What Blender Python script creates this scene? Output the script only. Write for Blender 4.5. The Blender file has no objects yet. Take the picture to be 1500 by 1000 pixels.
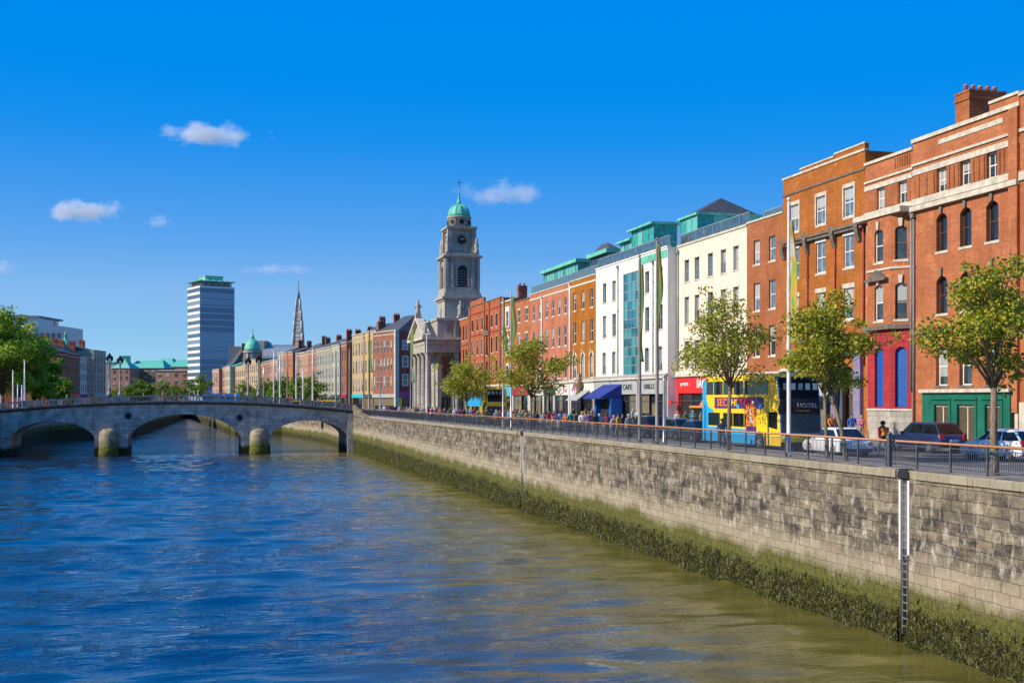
import bpy, bmesh, math, random
import numpy as np
from mathutils import Vector, Matrix, noise
R = random.Random(11)
rad = math.radians
scene = bpy.context.scene
COL = scene.collection

# ------------------------------------------------------------------ survey
# X runs across the river (right = +), Y runs along the quay, Z=0 is the quay
# pavement. The sight lines measured on the photograph give every position.
F = 1750.0; TH = math.atan(460 / F); SN, CS = math.sin(TH), math.cos(TH)
CH = 2.8; HY = 584.0; VX = 290.0; WATER = -6.8
def zof(px, L): return F * L / (CS * (px - VX))
def sx(px, L): return (zof(px, L) - L * SN) / CS            # distance along the quay seen at px on the line X=L
def zdep(L, s): return L * SN + s * CS
def hz(py, L, s): return CH + (HY - py) * zdep(L, s) / F    # height seen at row py above the spot (L, s)
def pos(px, z):
    xc = (px - 750) / F * z
    return (xc * CS + z * SN, z * CS - xc * SN)
def hpz(py, z): return CH + (HY - py) * z / F

# ------------------------------------------------------------------ mesh builder
class MB:
    def __init__(self): self.v = []; self.f = []; self.m = []; self.sm = []
    def add(self, vs, fs, mi=0, smooth=False):
        o = len(self.v); self.v.extend([tuple(p) for p in vs])
        for f in fs:
            self.f.append([i + o for i in f]); self.m.append(mi); self.sm.append(smooth)
        return self
    def poly(self, pts, mi=0): return self.add(pts, [list(range(len(pts)))], mi)
    def box(self, x0, x1, y0, y1, z0, z1, mi=0):
        if x0 > x1: x0, x1 = x1, x0
        if y0 > y1: y0, y1 = y1, y0
        if z0 > z1: z0, z1 = z1, z0
        return self.add([(x0,y0,z0),(x1,y0,z0),(x1,y1,z0),(x0,y1,z0),(x0,y0,z1),(x1,y0,z1),(x1,y1,z1),(x0,y1,z1)],
                 [(3,2,1,0),(4,5,6,7),(0,1,5,4),(1,2,6,5),(2,3,7,6),(3,0,4,7)], mi)
    def prism(self, pts, ext, mi=0):
        n = len(pts); e = Vector(ext); a = [Vector(p) for p in pts]
        nrm = Vector((0,0,0))
        for i in range(n): nrm += a[i].cross(a[(i+1) % n])
        if nrm.dot(e) > 0: a.reverse()
        b = [p + e for p in a]
        fs = [list(range(n)), list(range(2*n-1, n-1, -1))]
        for i in range(n): j = (i+1) % n; fs.append([j, i, n+i, n+j])
        return self.add(a + b, fs, mi)
    def tube(self, pts, rs, n=8, mi=0, smooth=True, cap=True):
        P = [Vector(p) for p in pts]
        if not hasattr(rs, '__len__'): rs = [rs] * len(P)
        vs = []; up = None
        for i, p in enumerate(P):
            d = (P[min(i+1, len(P)-1)] - P[max(i-1, 0)])
            d = d.normalized() if d.length > 1e-9 else Vector((0,0,1))
            if up is None:
                up = Vector((1,0,0)) if abs(d.x) < .9 else Vector((0,1,0))
            a = (up - d * up.dot(d)).normalized(); up = a; b = d.cross(a)
            for k in range(n):
                t = 2*math.pi*k/n; vs.append(p + (a*math.cos(t) + b*math.sin(t)) * rs[i])
        fs = []
        for i in range(len(P)-1):
            for k in range(n):
                k2 = (k+1) % n; fs.append((i*n+k, i*n+k2, (i+1)*n+k2, (i+1)*n+k))
        self.add(vs, fs, mi, smooth)
        if cap:
            o = len(self.v) - len(vs)
            self.f.append([o+k for k in range(n-1, -1, -1)]); self.m.append(mi); self.sm.append(False)
            self.f.append([o+(len(P)-1)*n+k for k in range(n)]); self.m.append(mi); self.sm.append(False)
        return self
    def lathe(self, cx, cy, prof, n=16, mi=0, smooth=True, rot=0.0):
        vs = []
        for r, z in prof:
            for k in range(n):
                t = 2*math.pi*k/n + rot; vs.append((cx + r*math.cos(t), cy + r*math.sin(t), z))
        fs = []
        for i in range(len(prof)-1):
            for k in range(n):
                k2 = (k+1) % n; fs.append((i*n+k, i*n+k2, (i+1)*n+k2, (i+1)*n+k))
        fs.append(tuple(range(n-1, -1, -1))); fs.append(tuple((len(prof)-1)*n + k for k in range(n)))
        return self.add(vs, fs, mi, smooth)
    def ball(self, c, r, n=10, mi=0, sq=(1,1,1)):
        prof = [(max(.001, math.sin(math.pi*i/8))*r, -math.cos(math.pi*i/8)*r) for i in range(9)]
        vs = []
        for q, z in prof:
            for k in range(n):
                t = 2*math.pi*k/n; vs.append((c[0]+q*math.cos(t)*sq[0], c[1]+q*math.sin(t)*sq[1], c[2]+z*sq[2]))
        fs = [(i*n+k, i*n+(k+1) % n, (i+1)*n+(k+1) % n, (i+1)*n+k) for i in range(8) for k in range(n)]
        return self.add(vs, fs, mi, True)
    def mesh(self, name, mats):
        me = bpy.data.meshes.new(name); me.from_pydata(self.v, [], self.f)
        for m in (mats if isinstance(mats, (list, tuple)) else [mats]): me.materials.append(m)
        me.polygons.foreach_set('material_index', self.m)
        me.polygons.foreach_set('use_smooth', self.sm); me.update()
        return me
    def build(self, name, mats, parent=None, loc=(0,0,0), rz=0.0):
        return link(name, self.mesh(name, mats), parent, loc, rz)

def link(name, me, parent=None, loc=(0,0,0), rz=0.0):
    o = bpy.data.objects.new(name, me); COL.objects.link(o)
    if parent: o.parent = parent
    o.location = loc; o.rotation_euler = (0, 0, rz)
    return o
def tag(o, label=None, cat=None, group=None, kind=None):
    if label: o['label'] = label
    if cat: o['category'] = cat
    if group: o['group'] = group
    if kind: o['kind'] = kind
    return o
def thing(name, label, cat, loc=(0,0,0), rz=0.0, group=None):
    return tag(link(name, None, None, loc, rz), label, cat, group)
def copy_tree(o, parent=None):
    c = o.copy(); COL.objects.link(c)
    if parent: c.parent = parent
    for k in list(o.children): copy_tree(k, c)
    return c
def np_mesh(name, V, nper, mat, mi=None):
    """V: (faces*nper, 3) array; every nper points make one separate leaf-like face"""
    nf = len(V)//nper
    me = bpy.data.meshes.new(name); me.vertices.add(len(V)); me.vertices.foreach_set('co', V.astype(np.float32).ravel())
    me.loops.add(len(V)); me.loops.foreach_set('vertex_index', np.arange(len(V), dtype=np.int32))
    me.polygons.add(nf); me.polygons.foreach_set('loop_start', np.arange(0, len(V), nper, dtype=np.int32))
    me.polygons.foreach_set('loop_total', np.full(nf, nper, dtype=np.int32))
    for m in (mat if isinstance(mat, (list, tuple)) else [mat]): me.materials.append(m)
    me.update(calc_edges=True); me.validate()
    return me

# ------------------------------------------------------------------ materials
class NT:
    def __init__(self, name):
        self.mat = bpy.data.materials.new(name); self.mat.use_nodes = True
        self.t = self.mat.node_tree; self.b = self.t.nodes['Principled BSDF']
    def n(self, typ, **kw):
        nd = self.t.nodes.new(typ)
        for k, v in kw.items():
            if k == 'inp':
                for i, val in v.items():
                    if isinstance(val, bpy.types.NodeSocket): self.t.links.new(val, nd.inputs[i])
                    else: nd.inputs[i].default_value = val
            else: setattr(nd, k, v)
        return nd
    def math(self, op, a, b=None, clamp=False):
        i = {0: a}
        if b is not None: i[1] = b
        return self.n('ShaderNodeMath', operation=op, use_clamp=clamp, inp=i).outputs[0]
    def mix(self, f, a, b, bt='MIX'):
        nd = self.n('ShaderNodeMix', data_type='RGBA', blend_type=bt)
        for i, val in ((0, f), (6, a), (7, b)):
            if isinstance(val, bpy.types.NodeSocket): self.t.links.new(val, nd.inputs[i])
            else: nd.inputs[i].default_value = val if i == 0 else c4(val)
        return nd.outputs[2]
    def noise(self, vec, scale, detail=3, rough=.55):
        return self.n('ShaderNodeTexNoise', inp={'Vector': vec, 'Scale': scale, 'Detail': detail, 'Roughness': rough}).outputs[0]
    def ramp(self, f, stops):
        nd = self.n('ShaderNodeValToRGB', inp={0: f}); e = nd.color_ramp.elements
        while len(e) < len(stops): e.new(.5)
        for k, (p, c) in enumerate(stops): e[k].position = p; e[k].color = c4(c)
        return nd.outputs[0]
    def rng(self, f, a, b, c, d):
        return self.n('ShaderNodeMapRange', inp={0: f, 1: a, 2: b, 3: c, 4: d}).outputs[0]
    def bump(self, h, strength, dist):
        self.t.links.new(self.n('ShaderNodeBump', inp={'Strength': strength, 'Distance': dist, 'Height': h}).outputs[0], self.b.inputs['Normal'])
    def out(self, col=None, rough=None, **kw):
        if col is not None: self.set('Base Color', col)
        if rough is not None: self.set('Roughness', rough)
        for k, v in kw.items(): self.set(k.replace('_', ' '), v)
        return self.mat
    def set(self, k, v):
        if isinstance(v, bpy.types.NodeSocket): self.t.links.new(v, self.b.inputs[k])
        else: self.b.inputs[k].default_value = c4(v) if k == 'Base Color' else v
    def obj(self): return self.n('ShaderNodeTexCoord').outputs['Object']
def c4(c):
    if isinstance(c, (int, float)): return (c, c, c, 1)
    return tuple(c) + (1,) if len(c) == 3 else tuple(c)

def M(name, col, rough=.7, var=.25, ns=1.2, streak=True, bump=.0, metallic=0.0, spec=.4, grime=.25):
    """painted, rendered or metal surface: two scales of tone change, rain streaks, fine grain"""
    t = NT(name); co = t.obj()
    a = t.noise(co, ns, 4); base = t.mix(t.rng(a, .3, .7, 0, 1), tuple(c*(1-var) for c in col), tuple(min(1, c*(1+var*.55)) for c in col))
    if streak:
        st = t.n('ShaderNodeMapping', inp={0: co, 3: (2.2, 2.2, .12)}).outputs[0]
        s = t.noise(st, 1.4, 5, .65)
        base = t.mix(t.rng(s, .5, .78, 0, grime), base, tuple(c*.45 for c in col))
    if bump: t.bump(t.noise(co, 25, 4), bump, .02)
    rr = t.rng(t.noise(co, 3, 3), .3, .7, max(.02, rough-.08), min(1, rough+.1))
    return t.out(base, rr, Metallic=metallic, Specular_IOR_Level=spec)

def brick(name, c1, c2, mortar=(.34,.27,.22), bw=.5, rh=.16, stain=.7):
    t = NT(name); co = t.obj(); s = t.n('ShaderNodeSeparateXYZ', inp={0: co})
    uv = t.n('ShaderNodeCombineXYZ', inp={0: t.math('ADD', s.outputs[0], s.outputs[1]), 1: s.outputs[2]}).outputs[0]
    b = t.n('ShaderNodeTexBrick', inp={'Vector': uv, 'Color1': c4(c1), 'Color2': c4(c2), 'Mortar': c4(mortar), 'Scale': 1.0,
            'Mortar Size': .012, 'Mortar Smooth': .2, 'Bias': -.1, 'Brick Width': bw, 'Row Height': rh})
    big = t.noise(co, .45, 5, .6)
    col = t.mix(t.rng(big, .38, .68, 0, .7), b.outputs[0], tuple(x*.55 for x in c1))
    pale = t.noise(t.n('ShaderNodeMapping', inp={0: co, 1: (9, 3, 4)}).outputs[0], .9, 5, .65)
    col = t.mix(t.rng(pale, .56, .74, 0, .6), col, (min(1, c1[0]*1.25+.06), c1[1]*1.45+.04, c1[2]*1.5+.025))
    st = t.n('ShaderNodeMapping', inp={0: co, 3: (1.6, 1.6, .1)}).outputs[0]
    col = t.mix(t.rng(t.noise(st, 1.7, 5, .65), .52, .8, 0, stain), col, tuple(x*.33 for x in c1))
    col = t.mix(t.rng(t.noise(co, 6.5, 2), .35, .7, 0, .45), col, tuple(x*.6 for x in c2))
    t.bump(t.math('ADD', t.math('MULTIPLY', b.outputs[1], -.6), t.noise(co, 14, 3)), .5, .025)
    return t.out(col, .88, Specular_IOR_Level=.2)

def ashlar(name, c1, c2, bw=.9, rh=.4, dark=(.05,.05,.045), streak=.55):
    t = NT(name); co = t.obj(); s = t.n('ShaderNodeSeparateXYZ', inp={0: co})
    uv = t.n('ShaderNodeCombineXYZ', inp={0: t.math('ADD', s.outputs[0], s.outputs[1]), 1: s.outputs[2]}).outputs[0]
    b = t.n('ShaderNodeTexBrick', inp={'Vector': uv, 'Color1': c4(c1), 'Color2': c4(c2), 'Mortar': c4([x*.4 for x in c1]), 'Scale': 1.0,
            'Mortar Size': .012, 'Mortar Smooth': .3, 'Bias': 0.0, 'Brick Width': bw, 'Row Height': rh})
    col = t.mix(t.rng(t.noise(co, .7, 5, .65), .4, .72, 0, .6), b.outputs[0], [x*.5 for x in c1])
    st = t.n('ShaderNodeMapping', inp={0: co, 3: (1.5, 1.5, .1)}).outputs[0]
    col = t.mix(t.rng(t.noise(st, 1.5, 6, .7), .5, .75, 0, streak), col, dark)
    t.bump(t.math('ADD', t.math('MULTIPLY', b.outputs[1], -.7), t.noise(co, 9, 4)), .6, .03)
    return t.out(col, .9, Specular_IOR_Level=.2)

def slate(name, col=(.06,.065,.075)):
    t = NT(name); co = t.obj()
    w = t.noise(t.n('ShaderNodeMapping', inp={0: co, 3: (1, 1, 4)}).outputs[0], 3, 4)
    c = t.mix(t.rng(w, .3, .7, 0, 1), [x*.6 for x in col], [x*1.5 for x in col])
    c = t.mix(t.rng(t.noise(co, .8, 4), .5, .75, 0, .5), c, (.09,.085,.05))
    t.bump(w, .4, .03)
    return t.out(c, .6, Specular_IOR_Level=.3)

def glass(name, dark=(.012,.016,.02), pale=(.30,.31,.30), share=.35, tint=None, rough=.05, spec=.9):
    """window glass with a dim room, or a blind drawn part way, behind it (differs per window)"""
    t = NT(name); oi = t.n('ShaderNodeObjectInfo'); co = t.obj(); s = t.n('ShaderNodeSeparateXYZ', inp={0: co})
    r = oi.outputs['Random']; r2 = t.math('FRACT', t.math('MULTIPLY', r, 17.31))
    blind = t.math('MULTIPLY', t.math('LESS_THAN', r, share), t.math('GREATER_THAN', s.outputs[2], t.math('MULTIPLY', r2, 1.6)))
    n = t.rng(t.noise(co, 2.3, 3), .3, .7, .5, 1.3)
    dk = t.mix(1.0, dark, n, 'MULTIPLY')
    fold = t.n('ShaderNodeTexWave', inp={'Vector': co, 'Scale': 3.0, 'Distortion': 1.5}, bands_direction='Y').outputs[0]
    pl = t.mix(t.rng(fold, 0, 1, 0, .35), pale, [x*.5 for x in pale])
    c = t.mix(blind, dk, pl)
    if tint: c = t.mix(.6, c, tint)
    t.bump(t.noise(co, 1.1, 2), .12, .02)
    return t.out(c, rough, Specular_IOR_Level=spec, IOR=1.5)

def plain(name, col, rough=.5, metallic=0.0, spec=.5):
    t = NT(name); co = t.obj(); a = t.noise(co, 4, 3)
    return t.out(t.mix(t.rng(a, .3, .7, 0, 1), [x*.82 for x in col], [min(1, x*1.1) for x in col]), rough, Metallic=metallic, Specular_IOR_Level=spec)

def leafmat(name, stops, rough=.55):
    t = NT(name); g = t.n('ShaderNodeNewGeometry'); co = t.obj()
    f = t.math('ADD', t.math('MULTIPLY', g.outputs['Random Per Island'], .65), t.math('MULTIPLY', t.noise(co, .9, 2), .45))
    c = t.ramp(f, stops)
    t.out(c, rough, Specular_IOR_Level=.35)
    tr = t.n('ShaderNodeBsdfTranslucent', inp={0: t.mix(.5, c, (.25,.32,.02))})
    mx = t.n('ShaderNodeMixShader', inp={0: .35, 1: t.b.outputs[0], 2: tr.outputs[0]})
    t.t.links.new(mx.outputs[0], t.t.nodes['Material Output'].inputs[0])
    return t.mat

def bark(name, col):
    t = NT(name); co = t.n('ShaderNodeMapping', inp={0: t.obj(), 3: (3, 3, .8)}).outputs[0]
    a = t.noise(co, 5, 5, .65)
    t.bump(a, .8, .03)
    return t.out(t.mix(t.rng(a, .3, .7, 0, 1), [x*.45 for x in col], [x*1.3 for x in col]), .9, Specular_IOR_Level=.2)

MT = dict(
  brickA=brick('red_brick', (.52,.165,.058), (.39,.108,.036)), brickC=brick('orange_brown_brick', (.46,.145,.022), (.36,.10,.016), (.30,.18,.09)),
  brickD=brick('brown_red_brick', (.42,.125,.035), (.33,.095,.027)), brickG=brick('orange_brick', (.46,.15,.012), (.37,.115,.01), (.32,.15,.04)),
  brickH=brick('salmon_brick', (.55,.19,.10), (.48,.155,.08), (.42,.22,.15)), brickJ=brick('deep_red_brick', (.47,.12,.035), (.37,.085,.025)),
  brickK=brick('dull_brown_brick', (.33,.13,.08), (.27,.10,.06)), brickDk=brick('maroon_brick', (.42,.075,.05), (.34,.055,.04)),
  cream=M('cream_render', (.70,.615,.48), .8, .10, .8, True, .15, grime=.5), white=M('white_render', (.73,.69,.61), .8, .08, .8, True, .12, grime=.42),
  tan=M('tan_render', (.42,.35,.24), .8, .2), palegreen=M('pale_green_render', (.36,.37,.27), .8, .15), pink=M('pink_render', (.38,.24,.17), .8, .2),
  yellowish=M('yellow_cream_render', (.48,.33,.13), .8, .15), buff=M('buff_render', (.42,.31,.18), .8, .18), greyrender=M('grey_render', (.30,.28,.235), .8, .2),
  stone=ashlar('grey_limestone', (.47,.43,.36), (.36,.33,.275), streak=.75), stoneD=ashlar('sooty_granite', (.21,.22,.22), (.15,.16,.165), 1.2, .5, (.03,.03,.03)),
  trimstone=M('pale_trim_stone', (.55,.49,.39), .85, .3, 2, True, .3, grime=.5), darktrim=M('dark_weathered_stone', (.16,.13,.10), .9, .4, 2, True, .3),
  slate=slate('roof_slate'), slate2=slate('brown_slate', (.085,.075,.065)), lead=M('lead_flashing', (.14,.15,.16), .6, .3),
  copper=M('green_copper', (.13,.50,.36), .6, .3, 1.5, True, .1, 0, .4, .45), copperlt=M('pale_copper', (.20,.52,.40), .6, .25),
  win=glass('sash_glass', (.035,.048,.05), (.36,.38,.36), .55), windark=glass('dark_sash_glass', (.018,.022,.03), (.20,.17,.15), .35), winsky=glass('bright_sash_glass', (.12,.17,.22), (.42,.43,.42), .5),
  shopglass=glass('shop_glass', (.02,.022,.02), (.20,.17,.10), .4), curtain=glass('teal_curtain_glass', (.02,.13,.18), (.07,.28,.29), .55),
  greenglass=glass('green_glass', (.03,.34,.25), (.14,.50,.40), .5), blueglass=glass('blue_tower_glass', (.12,.20,.29), (.30,.40,.48), .5, rough=.12),
  clearrail=glass('balcony_glass', (.06,.10,.12), (.09,.14,.15), .5),
  wframe=plain('white_sash_paint', (.74,.73,.68), .45), bframe=plain('brown_sash_paint', (.10,.045,.03), .5), gframe=plain('grey_mullion', (.26,.30,.30), .4),
  dark=plain('dark_interior', (.012,.012,.013), .8), black=plain('black_paint', (.02,.021,.023), .45), charcoal=plain('charcoal_rail_paint', (.085,.09,.10), .4),
  wood=plain('varnished_handrail', (.36,.14,.045), .4), steel=plain('galvanised_steel', (.42,.42,.42), .35, .6), whitepole=plain('white_pole_paint', (.66,.64,.66), .35),
  greypole=plain('weathered_pole', (.22,.19,.18), .55), red=plain('bright_red_paint', (.72,.025,.02), .4), pinkred=ashlar('pink_red_painted_stone', (.43,.042,.05), (.34,.032,.04), 1.2, .55, (.2,.02,.03), .4),
  blue=plain('blue_paint', (.006,.085,.36), .5), navy=plain('navy_canvas', (.012,.03,.22), .75), green=M('green_shop_paint', (.008,.125,.075), .5, .25),
  greyshop=M('grey_shop_paint', (.36,.37,.36), .55, .15), whiteshop=M('white_shop_paint', (.66,.62,.56), .6, .15), bronze=plain('bronze_frame', (.20,.13,.07), .45),
  orange=plain('orange_letters', (.75,.22,.02), .5), yellowp=plain('yellow_paint', (.85,.55,.01), .32), skyblue=plain('light_blue_paint', (.02,.34,.66), .32), busblue=plain('bus_blue_paint', (.01,.20,.62), .28),
  letters=plain('white_letters', (.8,.78,.74), .5), dletters=plain('dark_letters', (.05,.05,.06), .5), purple=plain('purple_print', (.09,.03,.16), .4),
  tyre=plain('tyre_rubber', (.018,.018,.018), .85), rim=plain('alloy_rim', (.45,.45,.46), .3, .7), redlamp=plain('red_lamp_lens', (.45,.015,.02), .15), whitelamp=plain('clear_lamp_lens', (.75,.76,.78), .12),
  carglass=glass('car_glass', (.010,.013,.014), (.015,.03,.035), .3, rough=.03, spec=.35), screenglass=plain('bus_lower_windscreen', (.045,.047,.045), .08, 0, .3), busglass=plain('bus_windscreen', (.013,.012,.010), .15, 0, .06), faintlet=plain('faint_letters', (.30,.30,.31), .5), farbrick=M('hazy_far_brick', (.42,.20,.13), .9, .2), farbrown=M('hazy_brown_brick', (.27,.145,.09), .9, .25), farrust=M('hazy_rust_brick', (.36,.145,.07), .9, .25), maroon=plain('maroon_awning', (.25,.02,.03), .7), terracotta=plain('terracotta_pot', (.50,.18,.08), .8),
  turquoise=plain('turquoise_paint', (.03,.42,.50), .5), magenta=plain('mauve_sign', (.40,.06,.22), .5), lavender=M('lavender_grey_paint', (.22,.19,.30), .6, .3),
  bark=bark('grey_brown_bark', (.22,.16,.10)), barkd=bark('dark_bark', (.10,.075,.05)),
)
for k, c in dict(carwhite=(.74,.74,.75), carnavy=(.012,.025,.075), cardark=(.02,.022,.03), carsilver=(.40,.41,.43), carred=(.30,.015,.02), carteal=(.015,.07,.09)).items():
    t = NT('car_paint_' + k[3:]); MT[k] = t.out(c, .25, Specular_IOR_Level=.6, Coat_Weight=.6, Coat_Roughness=.05)
LEAF = leafmat('street_tree_leaves', [(.12,(.025,.05,.007)), (.34,(.12,.18,.013)), (.56,(.40,.44,.022)), (.86,(.58,.40,.05))])
LEAFD = leafmat('park_tree_leaves', [(.12,(.02,.06,.01)), (.36,(.08,.20,.015)), (.6,(.30,.45,.02)), (.85,(.52,.58,.04))])
LEAFF = leafmat('far_tree_leaves', [(.15,(.03,.07,.01)), (.5,(.10,.20,.015)), (.85,(.28,.36,.03))])

# ------------------------------------------------------------------ camera, sun, sky
cam = bpy.data.cameras.new('camera'); cam.sensor_width = 36; cam.lens = 36 * F / 1500
cam.shift_y = (HY - 500) / 1500; cam.clip_start = .5; cam.clip_end = 30000
co_ = bpy.data.objects.new('camera', cam); COL.objects.link(co_); co_.location = (0, 0, CH); co_.rotation_euler = (rad(90), 0, -TH)
scene.camera = co_
SUN_EL, SUN_AZ = 34.0, -92.5       # azimuth from +Y towards +X
sdir = Vector((math.sin(rad(SUN_AZ))*math.cos(rad(SUN_EL)), math.cos(rad(SUN_AZ))*math.cos(rad(SUN_EL)), math.sin(rad(SUN_EL))))
sl = bpy.data.lights.new('sun', 'SUN'); sl.energy = 4.2; sl.angle = rad(.5); sl.color = (1, .90, .74)
so = bpy.data.objects.new('sun', sl); COL.objects.link(so); so.rotation_euler = (-sdir).to_track_quat('-Z', 'Y').to_euler()
w = bpy.data.worlds.new('World'); scene.world = w; w.use_nodes = True
wt = w.node_tree; bg = wt.nodes['Background']
sky = wt.nodes.new('ShaderNodeTexSky'); sky.sky_type = 'NISHITA'; sky.sun_disc = False
sky.sun_elevation = rad(SUN_EL); sky.sun_rotation = rad(SUN_AZ); sky.air_density = .6; sky.dust_density = .1; sky.ozone_density = 5; sky.altitude = 0
# the photograph is strongly graded: deepen the sky's hue and even out its brightness
sh = wt.nodes.new('ShaderNodeSeparateColor'); sh.mode = 'HSV'; chv = wt.nodes.new('ShaderNodeCombineColor'); chv.mode = 'HSV'
wt.links.new(sky.outputs[0], sh.inputs[0]); wt.links.new(sh.outputs[0], chv.inputs[0])
def wmath(op, a, b):
    n = wt.nodes.new('ShaderNodeMath'); n.operation = op
    for i, v_ in enumerate((a, b)):
        if isinstance(v_, bpy.types.NodeSocket): wt.links.new(v_, n.inputs[i])
        else: n.inputs[i].default_value = v_
    return n.outputs[0]
sr = wt.nodes.new('ShaderNodeValToRGB'); el = sr.color_ramp.elements
for p_, v_ in ((.5,.645),(.66,.735),(.70,.85),(.735,.95),(.747,.99)): el.new(p_).color = (v_,v_,v_,1)
el[0].color = (.3,.3,.3,1); el[-1].position = .757; el[-1].color = (1,1,1,1)
wt.links.new(sh.outputs[1], sr.inputs[0]); wt.links.new(sr.outputs[0], chv.inputs[1])
wt.links.new(wmath('MULTIPLY', wmath('POWER', sh.outputs[2], .03), 4.22), chv.inputs[2])
wt.links.new(chv.outputs[0], bg.inputs[0]); bg.inputs[1].default_value = .132
vs_ = scene.view_settings; vs_.view_transform = 'Standard'; vs_.look = 'None'; vs_.gamma = 1; vs_.use_curve_mapping = False; vs_.exposure = .55
scene.cycles.max_bounces = 6; scene.cycles.diffuse_bounces = 2; scene.cycles.glossy_bounces = 3; scene.cycles.transparent_max_bounces = 6
scene.cycles.volume_bounces = 1; scene.cycles.sample_clamp_indirect = 4

# ------------------------------------------------------------------ ground, pavements, road
QR = [(27,-60),(27,262),(21.6,322),(9.5,326),(-5,640)]       # right quay edge
QL = [(-34,-60),(-34,296),(-16,334),(-5,640)]                 # left quay edge
t = NT('asphalt'); co = t.obj()
asph = t.out(t.mix(t.rng(t.noise(co,.25,5),.35,.7,0,1),(.085,.083,.08),(.15,.14,.125)), .9, Specular_IOR_Level=.25)
t = NT('paving_slabs'); co = t.obj()
bk = t.n('ShaderNodeTexBrick', inp={'Vector': co, 'Color1': c4((.27,.25,.22)), 'Color2': c4((.21,.20,.18)), 'Mortar': c4((.08,.08,.07)), 'Scale': 1, 'Brick Width': .9, 'Row Height': .6, 'Mortar Size': .01})
paving = t.out(t.mix(t.rng(t.noise(co,.6,5),.4,.7,0,.5), bk.outputs[0], (.12,.11,.10)), .85)
g = MB()
g.poly([(27.5,-200,-.12),(6000,-200,-.12),(6000,9000,-.12),(-5,9000,-.12),(-5,640,-.12),(9.9,326.5,-.12),(22,322.5,-.12),(27.5,262,-.12)])
g.poly([(-5,640,-.12),(-5,9000,-.12),(-6000,9000,-.12),(-6000,-200,-.12),(-34.5,-200,-.12),(-34.5,296,-.12),(-16.5,334,-.12)])
tag(g.build('ground', asph), kind='structure')
FP = [(46,-60),(46,284.7),(42.2,299),(39.4,322),(35.2,358),(25,422),(18.3,491),(9.4,595),(-6,720),(-60,900)]   # right bank facade line
def offs(pl, d):
    out = []
    for i, p in enumerate(pl):
        a = Vector(pl[max(i-1,0)]); b = Vector(pl[min(i+1,len(pl)-1)]); tt = (b-a).normalized()
        out.append((p[0]-tt.y*d, p[1]+tt.x*d))
    return out
def strip(mb, A, B, z0, z1, mi=0):
    for i in range(len(A)-1):
        mb.prism([(A[i][0],A[i][1],z0),(B[i][0],B[i][1],z0),(B[i+1][0],B[i+1][1],z0),(A[i+1][0],A[i+1][1],z0)], (0,0,z1-z0), mi)
p_ = MB(); strip(p_, offs(FP[:8],4.4), FP[:8], -.2, 0)
tag(p_.build('pavement', paving), kind='structure')
p_ = MB(); p_.box(27.5,30.7,-60,262,-.2,0); tag(p_.build('promenade', paving), kind='structure')
p_ = MB()
for y in np.arange(-20,262,6.0): p_.box(35.0,35.12,y,y+2.2,-.118,-.116)
p_.box(31.05,31.17,-60,262,-.118,-.116); p_.box(41.1,41.22,-60,262,-.118,-.116)
tag(p_.build('road_markings', plain('worn_road_paint',(.6,.58,.5),.8)), kind='structure')

# ------------------------------------------------------------------ water
t = NT('river_water'); co = t.obj()
m1 = t.n('ShaderNodeMapping', inp={0: co, 2: (0,0,.25), 3: (.55,1.5,1)}).outputs[0]
n2 = t.noise(m1, 2.6, 3, .6); n3 = t.noise(t.n('ShaderNodeMapping', inp={0: co, 2: (0,0,.2), 3: (.35,1.5,1)}).outputs[0], .075, 4, .6)
n1 = t.n('ShaderNodeTexNoise', noise_type='RIDGED_MULTIFRACTAL', inp={'Vector': t.n('ShaderNodeMapping', inp={0: co, 2: (0,0,.2), 3: (.34,.9,1)}).outputs[0], 'Scale': .62, 'Detail': 4, 'Roughness': .5}).outputs[0]
n4 = t.noise(t.n('ShaderNodeMapping', inp={0: co, 2: (0,0,.32), 3: (.42,1.25,1)}).outputs[0], 1.35, 3, .6)
h = t.math('ADD', t.math('MULTIPLY', n1, .62), t.math('ADD', t.math('MULTIPLY', n4, .46), t.math('MULTIPLY', n2, .17)))
bmp = t.n('ShaderNodeBump', inp={'Strength': t.rng(n3,.40,.60,.2,1.15), 'Distance': .34, 'Height': h})
t.t.links.new(bmp.outputs[0], t.b.inputs['Normal'])
water_tint = t.mix(t.rng(t.noise(co,.09,4),.35,.65,0,1), (.001,.008,.030), (.004,.020,.055))  # blue body tint stands in for sky reflection the ripples lose
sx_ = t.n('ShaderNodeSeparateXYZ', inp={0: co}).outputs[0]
olive_mix = t.rng(t.math('ADD', sx_, t.math('MULTIPLY', t.math('SUBTRACT', t.noise(t.n('ShaderNodeMapping', inp={0: co, 3: (.7,.25,1)}).outputs[0],.13,4), .5), 26)), 1, 21, 0, 1)
water_tint = t.mix(olive_mix, water_tint, t.mix(t.rng(t.noise(co,.3,4),.35,.65,0,1), (.085,.077,.016), (.145,.122,.028)))  # olive joins silt colour with the quay wall's reflection, tinted in
t.out(water_tint, .02, Specular_IOR_Level=.5, IOR=t.rng(olive_mix,0,1,2.1,1.6))
WM = t.mat
xs = np.arange(-46, 27.21, .36); ys = np.arange(22, 214.3, .36)
X, Y = np.meshgrid(xs, ys); Z = np.zeros_like(X); rs = np.random.RandomState(5)
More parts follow.
